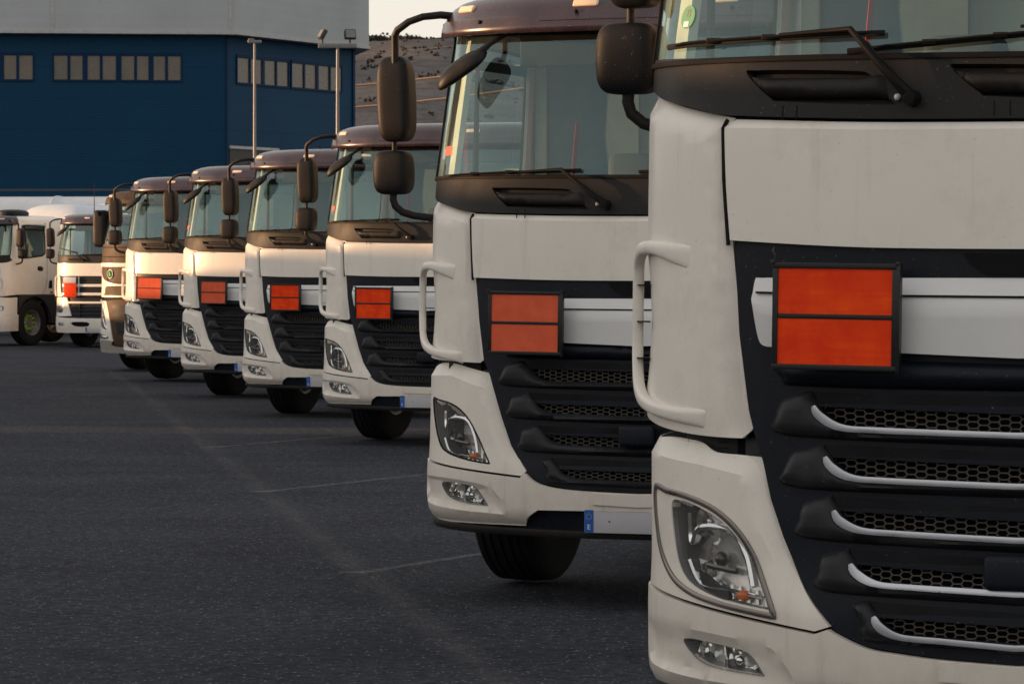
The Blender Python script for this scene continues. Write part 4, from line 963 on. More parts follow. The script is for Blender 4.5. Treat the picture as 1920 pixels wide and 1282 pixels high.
def swedish_front(S, root):
    white = M['white']; W = whole; br = M['brown']
    bl = [(0, 2.03, 1), (-.6, 2.03), (-1.39, 2.03, 1), (-1.41, 1.87), (-1.41, 1.72, 1), (-1.30, 1.60), (-1.10, 1.48), (-.80, 1.41), (-.4, 1.39), (0, 1.385, 1)]
    bp = panel(S, 'front_panel', W(sm(bl, 5, False)), br, root, .006, .03, grid=.08, lines=[[(-1.38, 1.83), (1.38, 1.83)]], disp=lambda u, z: -max(0, 1.83 - z) * .02, bev=.006)
    ribbon(S, 'panel_seam', [(-1.38, 1.832), (0, 1.828), (1.38, 1.832)], .012, M['gap'], bp, .007, .004)
    for s in (-1, 1): ribbon(S, 'panel_seam', [(s * .98, 1.66), (s * .98, 1.44)], .008, M['gap'], bp, .007, .004)
    ribbon(S, 'white_stripe', dens([(-1.33, 1.705), (0, 1.695), (1.33, 1.705)], .05, False), .062, white, bp, .018, .012)
    panel(S, 'nose_panel', W(sm([(0, 1.38, 1), (-.4, 1.385), (-.80, 1.402), (-1.10, 1.47), (-1.30, 1.59), (-1.41, 1.71), (-1.9, 1.75, 1), (-1.9, 1.19, 1), (-1.3, 1.185), (0, 1.18, 1)], 5, False)), white, root, .004, .03, grid=.08, bev=.006)
    panel(S, 'nose_grille', W(sm([(0, 1.36, 1), (-.86, 1.365), (-1.03, 1.345), (-1.05, 1.25), (-1.04, 1.215), (0, 1.21, 1)], 4, False)), br, root, .010, .02, grid=.08, bev=.004)
    hl = sm([(-1.36, 1.08), (-1.22, 1.09), (-1.12, 1.02), (-1.02, .80), (-.97, .66, 1), (-1.10, .68), (-1.26, .74), (-1.33, .80)], 5)
    lc = sm([(-1.02, 1.12, 1), (-.93, .90), (-.86, .66), (-.80, .48, 1), (-1.1, .49), (-1.40, .50), (-1.7, .52, 1), (-1.7, 1.14, 1), (-1.40, 1.13)], 4)
    fg = sm([(-1.35, .61), (-1.20, .60), (-.95, .565), (-.93, .505), (-1.18, .51), (-1.34, .52)], 4)
    both(lambda fl: panel(S, 'headlight_panel', lc, white, root, .004, .03, grid=.06, flip=fl, holes=[hl, fg], bev=.006))
    def bits(o, sg):
        bowl(o, S, sg * -1.18, .95, .06, -.05); bowl(o, S, sg * -1.13, .83, .065, -.05)
        ribbon(S, 'lamp_trim', sm([(-1.30, 1.05), (-1.22, .90), (-1.10, .74), (-1.0, .68)], 5, False), .03, M['reflector'], o, -.02, .02, sg < 0)
    both(lambda fl: lamp(S, 'headlight', hl, root, fl, .07, [bits]))
    both(lambda fl: ribbon(S, 'headlight_trim', sm([(-1.42, 1.12), (-1.28, 1.125), (-1.15, 1.10), (-1.08, 1.0)], 4, False), .035, M['chrome'], root, .015, .012, fl))
    def fb(o, sg):
        ribbon(S, 'lamp_trim', [(-1.30, .562), (-1.0, .54)], .03, M['reflector'], o, -.02, .02, sg < 0)
    both(lambda fl: lamp(S, 'fog_light', fg, root, fl, .05, [fb]))
    panel(S, 'lower_grille', W(sm([(0, 1.13, 1), (-1.0, 1.125), (-.92, .90), (-.84, .66), (-.78, .40, 1), (0, .38, 1)], 4, False)), br, root, .0, .03, grid=.08, bev=.006)
    for z0, z1 in ((1.05, .86), (.78, .60)): panel(S, 'grille_opening', W(sm([(0, z0), (-.84 + (1.05 - z0) * .3, z0, 1), (-.78 + (1.05 - z0) * .3, z1, 1), (0, z1)], 3, False)), M['navy'], root, .008, .01, grid=.08, bev=0)
    panel(S, 'bumper', W(sm([(0, .38, 1), (-.78, .39), (-.81, .475, 1), (-1.1, .482), (-1.42, .49), (-1.72, .50, 1), (-1.72, .35, 1), (-1.35, .31), (-.9, .29), (0, .28, 1)], 4, False)), M['grey_bumper'], root, .014, .03, grid=.07, bev=.01)
    c = S.P(-.905, 1.555, .010); n = (S.P(-.905, 1.555, .05) - c).normalized(); q = n.to_track_quat('Z', 'Y').to_matrix().to_4x4(); mt = Matrix.Translation(c) @ q
    b = MB(); b.lathe([(0, .004), (.072, .004), (.074, 0)], 32, (0, 0, 0), 'z'); b.v = [tuple(mt @ Vector(v)) for v in b.v]; r0 = b.build('round_badge', M['white_mark'], root)
    b = MB(); b.lathe([(0, .0075), (.062, .0075), (.063, .003)], 32, (0, 0, 0), 'z'); b.v = [tuple(mt @ Vector(v)) for v in b.v]; b.build('badge_field', M['green_bright'], r0)
    text_mesh('badge_letter', 'L', .085, M['white_mark'], r0, mt @ Matrix.Translation((0, 0, .0090)), .0006, .0)
    wiper(S, root, (-.10, 1.93), (-.35, 2.09), (-1.10, 2.10), (-.3, 2.09))
    for sg in (-1, 1):
        a = MB(); a.tube([(sg * 1.18, .40, 2.55), (sg * 1.24, .36, 2.57), (sg * 1.24, .40, 2.50)], .022, 10); a.tube([(sg * 1.18, .55, 2.05), (sg * 1.26, .48, 2.0), (sg * 1.24, .46, 2.06)], .02, 10); a.build('mirror_arm', M['plastic'], root)
        m = MB(); m.sellip((sg * 1.25, .50, 2.29), (.12, .11, .30), .35, .5, None, 30, 20); h = m.build('mirror_housing', M['mirror_plastic'], root, 60)
        g = MB(); g.box((sg * 1.25 - .09, .595, 2.05), (sg * 1.25 + .09, .62, 2.53), .004); g.build('mirror_glass', M['mirror_glass'], h)

def place(o, x, y, yaw, dz): o.location = (x, y, dz); o.rotation_euler = (0, 0, -R(yaw))
ROWG = 'white trucks parked side by side in the long diagonal row'
t1 = empty('truck', (0, 0, 0)); truck('xf', t1, (-.512, 1.472, .366, .302, -.045, True, R(.8), True)); place(t1, 1.405, 10.2, 21.5, 0)
tag(t1, 'nearest and largest white truck, cut by the right edge, silver strips along its grille', 'truck', ROWG)
t2 = empty('truck', (0, 0, 0)); truck('cf', t2)
spec = [((.588, 17.227, 20.6, .01), (-.545, 1.345, .368, .300, -.045, False, R(.8)), 1, 'white truck with faded orange plate, standing directly behind the nearest truck'),
        ((-.776, 33.30, 21.8, .004), (-.506, 1.302, .370, .296, -.045, True, R(.5)), 1, 'white truck with bright orange plate standing beyond the empty bay, third from the right'),
        ((-1.995, 39.85, 21.3, -.012), (-.497, 1.327, .362, .296, -.045, True, R(.5)), 0, 'white truck with bright orange plate, fourth from the right'),
        ((-3.249, 46.01, 22.2, -.015), (-.533, 1.350, .368, .298, -.045, False, R(.8)), 1, 'white truck with faded orange plate and red windscreen sticker, fifth from the right'),
        ((-4.698, 52.55, 23.7, .012), (-.550, 1.345, .420, .325, -.045, False, R(1.2)), 0, 'white truck with faded orange plate next to the brown and white truck, sunlit golden')]
trk = [t2] + [copy_tree(t2) for _ in range(4)]
for o, (pos, pl, st, lb) in zip(trk, spec):
    place(o, *pos); tag(o, lb, 'truck', ROWG); hazard_plate(o, *pl)
    if not st:
        for ch in list(o.children):
            if ch.name.startswith('red_sticker'): bpy.data.objects.remove(ch)
# brown and white truck of another make
t7 = empty('truck', (0, 0, 0)); S7 = cab('vo', t7, -.06); swedish_front(S7, t7); visor(S7, t7, -.06, 4, 'brown'); interior(t7, S7, -.06); chassis(t7)
for x in (-1.04, 1.04): wheel(t7, x, 1.37, seg=48)
for x in (-1.08, 1.08): wheel(t7, x, 4.75, seg=32)
for ch in t7.children:
    if ch.name.startswith('roof'): ch.data.materials[0] = M['brown']
place(t7, -5.70, 58.5, 23, 0); tag(t7, 'brown and white truck with a round green badge on its nose', 'truck', ROWG)
# the two older white trucks at far left
t8 = empty('truck', (0, 0, 0)); S8 = cab('old', t8, 0); old_front(S8, t8); visor(S8, t8, 0); interior(t8, S8, 0); mirrors(t8); chassis(t8); number_plate(S8, t8, .40)
for x in (-1.04, 1.04): wheel(t8, x, 1.37, nuts=True, seg=48)
for x in (-1.08, 1.08): wheel(t8, x, 4.75, seg=32)
an = MB(); an.tube([(-.55, .95, 2.95), (-.55, .97, 3.65)], [.012, .004], 6); an.build('roof_aerial', M['gasket'], t8)
ta = copy_tree(t8)
def drop(o):
    for c in list(o.children): drop(c)
    bpy.data.objects.remove(o)
drop([c for c in ta.children if c.name.startswith('number_plate')][0])
for c in list(ta.children):
    if c.name.startswith('bumper'):
        c.data = c.data.copy(); c.data.materials[0] = M['navy']
panel(S8, 'bumper_end', [(1.18, .69), (1.72, .705), (1.72, .34), (1.18, .33)], M['white'], ta, .018, .03, grid=.07, bev=.01)
q = MB(); q.box((-.80, .0, 1.12), (-.49, .012, 1.425), .003); hp = q.build('hazard_plate', M['orange_bright'], t8); q = MB(); q.box((-.81, .0, 1.43), (-.50, .015, 1.56), .003); q.build('plate_flap', M['silver'], hp)
place(t8, -9.22, 81.2, 22, -.09); tag(t8, 'older white truck with small square orange plate on its slatted grille', 'truck', 'older white trucks at the far left')
place(ta, -12.68, 83.2, 32, -.09); tag(ta, 'older white truck at the left edge showing its side door and front wheel', 'truck', 'older white trucks at the far left')

# ------------------------------------------------------------------ trailers behind
M['tank_paint'] = paint_mat('tank_paint', (.56, .61, .66))
def tank_trailer(loc, yaw, L, zt, label, y0=0., w=2.5, rail=True):
    t = empty('tank_trailer', (0, 0, 0)); b = MB(); n = 28; vs = []; fs = []; h = zt - 1.25; zc = (zt + 1.25) / 2
    st = [(0, .55), (.05, .75), (.18, .90), (.40, .98), (.7, 1.0)] + [(L * k / 8, 1.0) for k in range(1, 8)] + [(L - .5, 1.0), (L - .15, .92), (L - .02, .75), (L, .5)]
    for y, k in st:
        for i in range(n):
            a = 2 * PI * i / n; f = lambda v: math.copysign(abs(v) ** .62, v); vs.append((w / 2 * k * f(math.cos(a)), y0 + y, zc + h / 2 * k * f(math.sin(a))))
    for j in range(len(st) - 1):
        for i in range(n): fs.append((j * n + i, j * n + (i + 1) % n, (j + 1) * n + (i + 1) % n, (j + 1) * n + i))
    fs += [tuple(range(n)), tuple((len(st) - 1) * n + i for i in range(n))]
    b.add(vs, fs); b.build('tank', M['tank_paint'], t, 40)
    for k in range(2, 8, 2):
        q = MB(); q.tube([(w / 2 * 1.004 * math.copysign(abs(math.cos(a)) ** .62, math.cos(a)), y0 + L * k / 8, zc + h / 2 * 1.004 * math.copysign(abs(math.sin(a)) ** .62, math.sin(a))) for a in [2 * PI * i / 40 for i in range(41)]], .018, 6, cap=False); q.build('tank_band', M['silver'], t)
    if rail:
        q = MB()
        for x in (-.45, .45):
            q.tube([(x, y0 + .6, zt + .02), (x, y0 + .7, zt + .18), (x, y0 + L - .8, zt + .18), (x, y0 + L - .6, zt + .02)], .018, 8)
        for k in range(1, 9): q.tube([(-.45, y0 + L * k / 9.5, zt + .18), (.45, y0 + L * k / 9.5, zt + .18)], .012, 6)
        q.build('catwalk_rail', M['chassis'], t)
    s = MB()
    for sx in (-1, 1): s.box((sx * w / 2 - .03, y0 + .9, 1.45), (sx * w / 2 + .03, y0 + L - .6, 1.62), .01); s.box((sx * .4, y0 + .5, 1.0), (sx * .5, y0 + L - .4, 1.3))
    s.build('side_rail', M['silver'], t)
    for k in range(3):
        for x in (-1.05, 1.05): wheel(t, x, y0 + L - 4.6 + k * 1.3, seg=28)
    place(t, *loc[:2], yaw, loc[2]); return tag(t, label, 'trailer', 'white tank trailers behind the parked trucks')
tank_trailer((-12.68, 83.2, -.09), 32, 9.5, 3.28, 'white tank trailer coupled behind the truck at the left edge', 3.3, rail=False)
tank_trailer((-9.22, 81.2, -.09), 22, 9.0, 3.18, 'white tank trailer with roof rail coupled behind the truck with the small square plate', 2.7)
tank_trailer((-4.5, 100.0, -.15), -84, 16.0, 3.80, 'long white tank trailer standing crosswise below the blue warehouse wall', 0, rail=True)

# ------------------------------------------------------------------ ground
def gz(y): return -.095 * max(0, min(1, (y - 62) / 16)) - .06 * max(0, min(1, (y - 84) / 20))
def asphalt():
    t = NT('asphalt'); co = objco(t)
    ag = t.n('TexVoronoi'); ag.inputs['Scale'].default_value = 42; t.l(co, ag.inputs['Vector'])
    n1 = t.noise(15, 9, .85, co); n2 = t.noise(.55, 6, .6, co); n3 = t.noise(.16, 4, .6, co)
    mp = t.n('Mapping'); mp.inputs['Scale'].default_value = (.22, 1.6, 1); t.l(co, mp.inputs['Vector']); n4 = t.noise(1.0, 5, .65, mp.outputs[0])
    base = t.ramp(n2.outputs[0], .3, .72, (.042, .047, .060), (.068, .074, .090)).outputs[0]
    base = t.mix(t.ramp(n4.outputs[0], .52, .75, (0, 0, 0), (.5, .5, .5)).outputs[0], base, (.024, .025, .033))
    base = t.mix(t.ramp(n3.outputs[0], .5, .7, (0, 0, 0), (.35, .35, .35)).outputs[0], base, (.050, .045, .048))
    n6 = t.noise(.9, 7, .75, co); base = t.mix(t.ramp(n6.outputs[0], .56, .70, (0, 0, 0), (.55, .55, .55)).outputs[0], base, (.016, .016, .018))
    st = t.ramp(ag.outputs['Distance'], .10, .34, (1, 1, 1), (0, 0, 0)).outputs[0]
    pick = t.ramp(ag.outputs['Color'], .66, .74, (0, 0, 0), (.8, .8, .8)).outputs[0]
    f = t.mix(1.0, st, pick, 'MULTIPLY'); base = t.mix(f, base, (.55, .55, .58))
    base = t.mix(t.ramp(n1.outputs[0], .42, .56, (.75, .75, .75), (0, 0, 0)).outputs[0], base, (.006, .007, .010))
    h = t.mix(.5, n1.outputs[0], st, 'ADD')
    t.pri(base, t.ramp(n1.outputs[0], .3, .7, (.85, .85, .85), (1, 1, 1)).outputs[0], 0, .06, 0, t.bump(h, .9, .012)); return t.m
M['asphalt'] = asphalt()
ys = [-60, -10, 5, 30, 55, 62, 66, 70, 74, 78, 84, 90, 97, 104, 150, 400, 3000]; xs = [-2500, -200, -60, -20, 0, 20, 60, 200, 2500]
mb = MB(); vs = [(x, y, gz(y)) for y in ys for x in xs]; nx = len(xs)
mb.add(vs, [(j * nx + i, j * nx + i + 1, (j + 1) * nx + i + 1, (j + 1) * nx + i) for j in range(len(ys) - 1) for i in range(nx - 1)])
tag(mb.build('ground', M['asphalt'], None, 60), 'dark asphalt yard', None, None, 'structure'); 

def worn(name, col, amount, scale):
    t = NT(name); co = objco(t); n1 = t.noise(scale, 6, .75, co); n2 = t.noise(60, 4, .7, co); n3 = t.noise(.5, 3, .6, co)
    uv = t.n('UVMap'); sx = t.n('SeparateXYZ'); t.l(uv.outputs[0], sx.inputs[0])
    ed = t.ramp(sx.outputs[0], 0, .5, (0, 0, 0), (1, 1, 1)); ed.color_ramp.elements.new(1.0).color = (0, 0, 0, 1)
    fd = t.ramp(sx.outputs[1], .45, 1, (1, 1, 1), (.0, .0, .0))
    a = t.ramp(n1.outputs[0], .35, .65, (.15,) * 3, (1,) * 3).outputs[0]; b = t.ramp(n2.outputs[0], .38, .6, (.1,) * 3, (1,) * 3).outputs[0]
    f = t.mix(1, t.mix(1, a, b, 'MULTIPLY'), ed.outputs[0], 'MULTIPLY'); f = t.mix(1, f, fd.outputs[0], 'MULTIPLY'); f = t.mix(1, f, (amount,) * 3, 'MULTIPLY')
    pr = t.n('BsdfPrincipled'); pr.inputs['Base Color'].default_value = (*col, 1); pr.inputs['Roughness'].default_value = .85
    tr = t.n('BsdfTransparent'); mx = t.n('MixShader'); t.l(f, mx.inputs[0]); t.l(tr.outputs[0], mx.inputs[1]); t.l(pr.outputs[0], mx.inputs[2]); t.l(mx.outputs[0], t.o.inputs[0]); return t.m
M['dust_track'] = worn('dust_track', (.13, .128, .135), .5, 1.6); M['old_line'] = worn('worn_line_paint', (.36, .345, .34), .48, 3)
def strip(name, pts, wd, mat, z, fade=False):
    vs = []; fs = []; uvs = []; n = len(pts)
    for i, p in enumerate(pts):
        a, b = Vector(pts[max(i - 1, 0)]), Vector(pts[min(i + 1, n - 1)]); d = (b - a).normalized(); q = Vector((-d.y, d.x)) * wd / 2
        for s, u in ((-1, 0), (1, 1)): vs.append((p[0] + q.x * s, p[1] + q.y * s, gz(p[1]) + z)); uvs.append((u, (i / (n - 1)) if fade else .2))
    for i in range(n - 1): fs.append((2 * i, 2 * i + 1, 2 * i + 3, 2 * i + 2))
    me = bpy.data.meshes.new(name); me.from_pydata(vs, [], fs); ul = me.uv_layers.new(name='UVMap')
    for l in me.loops: ul.data[l.index].uv = uvs[l.vertex_index]
    o = link(name, me, mat); return tag(o, None, None, None, 'structure')
strip('dust_track', [(-6.8, 61), (-5.25, 50.8), (-3.65, 39.5), (-2.77, 33.4), (-1.79, 26.5), (-.79, 19.4), (-.35, 16.4), (.02, 13.8), (.5, 10)], .26, M['dust_track'], .004)
for x, y in ((-.79, 19.4), (-1.79, 26.5), (-2.72, 33.2)):
    strip('bay_line', [(x - .03, y - .06), (x + .30, y + .62), (x + 1.5, y + 3.1), (x + 2.7, y + 5.6)], .13, M['old_line'], .008, True)
    strip('bay_line', [(x - .10, y - .05), (x + .02, y + .0), (x + .14, y + .06)], .12, M['old_line'], .012)

# ------------------------------------------------------------------ warehouse
def cladding(name, col, pitch, ribs):
    t = NT(name); co = objco(t); sx = t.n('SeparateXYZ'); t.l(co, sx.inputs[0]); n1 = t.noise(.25, 4, .6, co); n2 = t.noise(2.2, 5, .6, co)
    base = t.ramp(n1.outputs[0], .3, .7, tuple(c * .82 for c in col), col).outputs[0]
    base = t.mix(t.ramp(n2.outputs[0], .5, .8, (0, 0, 0), (.18,) * 3).outputs[0], base, tuple(c * .7 + .01 for c in col))
    wv = t.n('TexWave'); wv.wave_type = 'BANDS'; wv.bands_direction = 'Z'; wv.inputs['Scale'].default_value = ribs; t.l(co, wv.inputs['Vector'])
    md = t.n('Math', operation='PINGPONG'); md.inputs[1].default_value = pitch / 2; t.l(sx.outputs[2], md.inputs[0])
    jt = t.ramp(md.outputs[0], .0, .03, (1, 1, 1), (0, 0, 0)).outputs[0]; base = t.mix(t.mix(1, jt, (.45,) * 3, 'MULTIPLY'), base, tuple(c * .4 for c in col))
    t.pri(base, .6, 0, .15, 0, t.bump(wv.outputs['Fac'], .10, .02)); return t.m
M['blue_clad'] = cladding('blue_cladding', (.002, .043, .100), 1.1, 3.2); M['grey_clad'] = cladding('grey_cladding', (.42, .45, .465), 3.0, .9)
M['blue_frame'] = simple('blue_window_frame', (.002, .026, .075), .6, 0, .15); M['pane'] = simple('dusty_window_pane', (.15, .125, .10), .25, 0, .6, 0, .25, .8)
M['edge_trim'] = simple('pale_metal_trim', (.45, .45, .44), .5); M['door_dark'] = simple('loading_door', (.06, .055, .05), .7)
wh = empty('warehouse', (-10.1, 130, 0))
O = Vector((-10.1, 130, 0)); A0 = Vector((-80, 119, -.5)); A = Vector((-10.1, 130, -.5)); B = Vector((-5.95, 138.1, -.5)); Cc = Vector((-12, 172, -.5)); Dd = Vector((-80, 172, -.5))
def prism(pts, z0, z1, name, mat, parent, org):
    m = MB(); n = len(pts); m.add([(p.x - org.x, p.y - org.y, z0) for p in pts] + [(p.x - org.x, p.y - org.y, z1) for p in pts], [(i, (i + 1) % n, n + (i + 1) % n, n + i) for i in range(n)] + [tuple(range(n))[::-1], tuple(range(n, 2 * n))]); return m.build(name, mat, parent, 30)
A0 = Vector((-60, 124.9, 0)); foot = [A0, A, B, Cc, Dd]
prism(foot, -1, 10.6, 'wall', M['blue_clad'], wh, O)
def outset(pts, d):
    out = []; n = len(pts)
    for i in range(n):
        a, b, c = pts[i - 1], pts[i], pts[(i + 1) % n]; d1 = (b - a).to_2d().normalized(); d2 = (c - b).to_2d().normalized(); n1 = Vector((d1.y, -d1.x)); n2 = Vector((d2.y, -d2.x)); k = (n1 + n2); k = k / k.length_squared * 2; out.append(Vector((b.x + k.x * d, b.y + k.y * d, 0)))
    return out
fo2 = outset(foot, .55)
prism(fo2, 10.02, 15.5, 'upper_band', M['grey_clad'], wh, O)
prism(outset(foot, .60), 9.94, 10.05, 'band_trim', M['edge_trim'], wh, O)
# vertical seams on the band and a corner trim on the wall
def wallpt(P0, P1, px, extra=0.):
    """where the line of sight through picture column px meets the wall line P0-P1 (used once, to measure)"""
    k = (px - 960) / 6874; dx, dy = P1.x - P0.x, P1.y - P0.y; t = (k * P0.y - P0.x) / (dx - k * dy); return t * math.hypot(dx, dy)
def onwall(P0, P1, s, z, out):
    d = (P1 - P0).to_2d().normalized(); n = Vector((d.y, -d.x)); return (P0.x + d.x * s + n.x * out - O.x, P0.y + d.y * s + n.y * out - O.y, z)
def wbox(P0, P1, s0, s1, z0, z1, o0, o1, name, mat, parent):
    m = MB(); vs = [onwall(P0, P1, s, z, o) for o in (o0, o1) for z in (z0, z1) for s in (s0, s1)]
    m.add(vs, [(0, 1, 3, 2), (4, 6, 7, 5), (0, 4, 5, 1), (2, 3, 7, 6), (0, 2, 6, 4), (1, 5, 7, 3)]); return m.build(name, mat, parent, 30)
def window(P0, P1, s0, s1, z0, z1, npane=4):
    f = MB(); d = .07
    def bx(a, b, c, e, o0=-.02, o1=.05):
        vs = [onwall(P0, P1, s, z, o) for o in (o0, o1) for z in (c, e) for s in (a, b)]; f.add(vs, [(0, 1, 3, 2), (4, 6, 7, 5), (0, 4, 5, 1), (2, 3, 7, 6), (0, 2, 6, 4), (1, 5, 7, 3)])
    bx(s0, s1, z1 - d * 1.6, z1); bx(s0, s1, z0, z0 + d)
    for k in range(npane + 1):
        c = s0 + (s1 - s0) * k / npane; ww = .09 if k == npane // 2 else .05; lo = max(s0, c - ww); hi = min(s1, c + ww); bx(lo, hi, z0 + d + .001, z1 - d * 1.6 - .001)
    o = f.build('window', M['blue_frame'], wh, 30)
    wbox(P0, P1, s0 + .02, s1 - .02, z0 + .02, z1 - .02, -.03, .012, 'pane', M['pane'], o)
LA = (A - A0).length
for x0, x1 in ((-175, -62), (-57, 65), (100, 221), (226, 342)):
    window(A0, A, wallpt(A0, A, x0), wallpt(A0, A, x1), 8.28, 9.30)
for x0, x1 in ((443, 541), (545, 641)):
    window(A, B, wallpt(A, B, x0), wallpt(A, B, x1), 8.25, 9.30)
wbox(A, B, .15, 3.4, -.5, 5.95, -.02, .03, 'loading_door', M['door_dark'], wh); wbox(A, B, .10, 3.5, 5.95, 6.05, -.02, .08, 'door_lintel', M['edge_trim'], wh)
wbox(A, B, -.06, .06, 0, 9.93, -.02, .04, 'corner_trim', M['blue_frame'], wh)
LB = math.hypot(B.x - A.x, B.y - A.y); wbox(A, B, LB - .14, LB + .02, 0, 9.93, -.02, .05, 'corner_trim', M['blue_frame'], wh)
b0, b1 = fo2[0], fo2[1]
for px in (100, 433): s = wallpt(b0, b1, px); wbox(b0, b1, s - .05, s + .05, 10.06, 15.5, -.01, .02, 'band_seam', M['edge_trim'], wh)
tag(wh, 'blue clad warehouse with a grey overhanging upper band and strips of windows', 'building')

# ------------------------------------------------------------------ lamp posts
M['galv'] = simple('galvanised_steel', (.19, .185, .18), .45, .3, .5, 0, .08, 3)
def lamp_post(x, y, h, label, flood):
    g = gz(y); t = empty('lamp_post', (x, y, g)); p = MB(); p.lathe([(.070, 0), (.058, .8), (.030, h)], 16, (0, 0, 0), 'z'); p.lathe([(.16, 0), (.16, .02), (.10, .03)], 16, (0, 0, 0), 'z'); p.build('pole', M['galv'], t, 40)
    if flood:
        a = MB(); a.box((-.42, -.03, h - .05), (.42, .03, h + .05), .01); a.build('crossarm', M['galv'], t)
        for sx, rz, rx in ((-.33, -70, -30), (.27, 20, -15)):
            rot = Matrix.Rotation(R(rz), 3, 'Z') @ Matrix.Rotation(R(rx), 3, 'X')
            f = MB(); f.box((sx - .13, -.05, h + .14), (sx + .13, .05, h + .36), .02, rot); f.tube([(sx, 0, h + .05), (sx, 0, h + .18)], .02, 8); o = f.build('floodlight', M['chassis'], t, 40)
            q = MB(); q.box((sx - .105, -.056, h + .165), (sx + .105, -.052, h + .335)); c = Vector((sx, 0, h + .25)); q2 = []
            for v in q.v:
                w_ = Vector(v) - c; q2.append(tuple(c + rot @ w_))
            q.v = q2; q.build('floodlight_glass', M['galv'], o)
    else:
        a = MB(); a.box((-.17, -.08, h - .02), (.17, .08, h + .05), .02); a.box((-.16, -.09, h + .04), (-.02, .09, h + .09), .02); a.build('lamp_head', M['galv'], t)
    return tag(t, label, 'lamp post', 'lamp posts in front of the warehouse')
lamp_post(-6.45, 92, 7.45, 'slim lamp post with a small flat head in front of the warehouse corner', False)
lamp_post(-3.80, 80, 6.60, 'lamp post with a crossarm carrying two floodlights', True)

# ------------------------------------------------------------------ hills, scrub, cables
def ridge(x):
    return 57 + .045 * (min(x, -14) + 30) - .30 * max(0, min(x, 30) + 14) + 2.2 * noise.noise(Vector((x * .02, 3, 0))) + 1.0 * noise.noise(Vector((x * .09, 7, 0)))
def hillz(x, y):
    t = max(0, min(1, (y - 330) / 570)); f = t * t * (3 - 2 * t) * .35 + t * .65
    z = ridge(x * 1.0) * f
    z += 5 * t * noise.noise(Vector((x * .012, y * .010, 1))) + 2.2 * t * noise.noise(Vector((x * .04, y * .03, 5)))
    if y > 900: z = ridge(x) + 5 * noise.noise(Vector((x * .012, 9, 1))) - (y - 900) * .04
    return z - .3
hx = [-1500, -1000, -700, -500, -350, -260, -200] + [-160 + 4 * i for i in range(61)] + [100, 130, 170, 230, 320, 500, 800, 1300]
hy = [320 + 9 * i for i in range(64)] + [905, 930, 1000, 1200]
mb = MB(); nx = len(hx); mb.add([(x, y, hillz(x, y)) for y in hy for x in hx], [(j * nx + i, j * nx + i + 1, (j + 1) * nx + i + 1, (j + 1) * nx + i) for j in range(len(hy) - 1) for i in range(nx - 1)])
def hillmat():
    t = NT('hazed_hillside'); co = objco(t); n1 = t.noise(.03, 6, .65, co); n2 = t.noise(.25, 6, .7, co); n3 = t.noise(1.4, 4, .7, co)
    base = t.ramp(n1.outputs[0], .35, .65, (.088, .082, .086), (.132, .120, .118)).outputs[0]  # greyed, bluish base: distance haze put into the hill colour
    base = t.mix(t.ramp(n2.outputs[0], .48, .60, (0, 0, 0), (.7,) * 3).outputs[0], base, (.060, .058, .052))
    base = t.mix(t.ramp(n3.outputs[0], .5, .65, (0, 0, 0), (.5,) * 3).outputs[0], base, (.060, .054, .048))
    t.pri(base, .95, 0, .1, 0, t.bump(n2.outputs[0], .3, 1.0)); return t.m
tag(mb.build('hill', hillmat(), None, 60), 'dry scrub covered hillside', None, None, 'structure')
sb = MB(); rnd = random.Random(3)
for k in range(4200):
    crest = k < 1300
    x = rnd.uniform(-110, 30) if crest else rnd.uniform(-120, 55); y = rnd.uniform(880, 906) if crest else 360 + 530 * rnd.random() ** .8
    if not crest and noise.noise(Vector((x * .03, y * .02, 9))) < rnd.uniform(-.35, .3): continue
    s = rnd.uniform(.4, 1.1) if crest else rnd.uniform(.25, .9); z = hillz(x, y)
    for q in range(9):
        c = Vector((x + rnd.gauss(0, .55) * s, y + rnd.gauss(0, .5) * s, z + abs(rnd.gauss(.35, .35)) * s)); a = Vector((rnd.gauss(0, 1), rnd.gauss(0, 1), rnd.gauss(0, 1))).normalized() * s * .5; b_ = Vector((rnd.gauss(0, 1), rnd.gauss(0, 1), rnd.gauss(0, 1))).cross(a).normalized() * s * .5
        sb.add([c + a, c + b_, c - a * .8, c - b_ * .9], [(0, 1, 2, 3)])
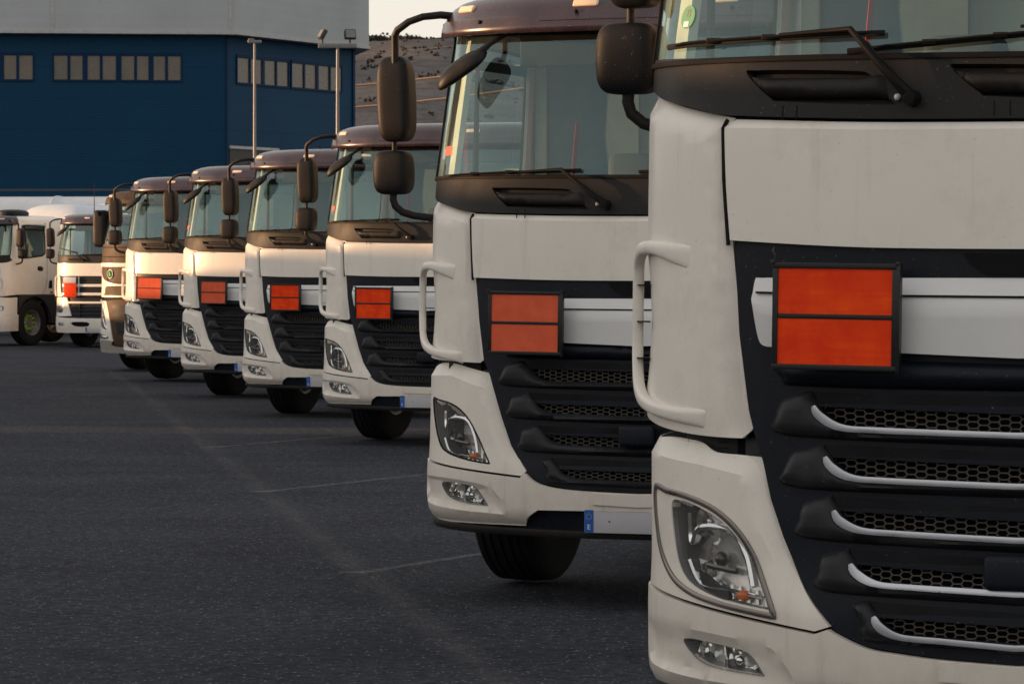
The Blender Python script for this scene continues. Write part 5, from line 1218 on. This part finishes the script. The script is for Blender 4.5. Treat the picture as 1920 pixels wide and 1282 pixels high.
me = bpy.data.meshes.new('scrub'); me.from_pydata(sb.v, [], sb.f); tag(link('scrub', me, simple('hazed_scrub_leaves', (.052, .050, .048), .9, 0, .2, 0, .25, .3)), 'dark haze-greyed bushes scattered over the hillside', 'bushes', None, 'stuff')  # leaf colour greyed to stand for distance haze
M['cable'] = simple('cable', (.80, .42, .22), .6)  # orange of the low sun put into the cable's own colour
def cable(p0, p1, r, label):
    pts = []
    for i in range(41):
        t = i / 40; p = Vector(p0).lerp(Vector(p1), t); p.z -= .55 * 4 * t * (1 - t); pts.append(p)
    m = MB(); m.tube(pts, r, 6); tag(m.build('power_line', M['cable'], None, 60), label, 'cable', 'power lines in front of the hill')
def px2(px, py, Y): return ((px - 960) / 6874 * Y, Y, CAMH + (508.6 - py) / 6874 * Y)
cable(px2(480, 173, 172), px2(1330, 52, 172), .05, 'upper cable coloured sunlit orange crossing the hillside')
cable(px2(480, 212, 176), px2(1330, 98, 176), .05, 'lower cable coloured sunlit orange crossing the hillside')
cable(px2(400, 118, 230), px2(1330, 20, 230), .012, 'thin faint cable against the pale sky')

# ------------------------------------------------------------------ unseen bank, added left of view to cast shade on the nearer trucks
def bank(y):
    ks = [(-60, 4.2), (12, 4.2), (16, 4.15), (19, 3.92), (33, 3.78), (36, 3.62), (41, 3.55), (46, 3.38), (51, 3.02), (54, 2.9), (56, 2.5), (60, 2.3), (75, 2.2), (80, 2.0), (130, 2.0)]
    h = Shell.it(ks, y)
    for c, w_, d in ((39.4, .9, .2), (59.4, .5, .4), (76.4, .4, .3)):  # gaps shaped to let strips of sun reach the asphalt
        if abs(y - c) < w_: h = d
    return h + .06 * noise.noise(Vector((y * .3, 0, 0))) + .04 * noise.noise(Vector((y * 1.3, 4, 0)))
yy = [-30 + .35 * i for i in range(520)]
mb = MB(); prof = [(-3.5, 0), (-1.6, .7), (-.5, 1), (.5, 1), (1.6, .7), (3.5, 0)]
mb.add([(-26 + px_, y, -.2 + (bank(y) + .2) * k) for y in yy for px_, k in prof], [(j * 6 + i, j * 6 + i + 1, (j + 1) * 6 + i + 1, (j + 1) * 6 + i) for j in range(len(yy) - 1) for i in range(5)])
tag(mb.build('shade_bank', hillmat(), None, 60), 'unseen bank added to cast shade over the yard', None, None, 'structure')
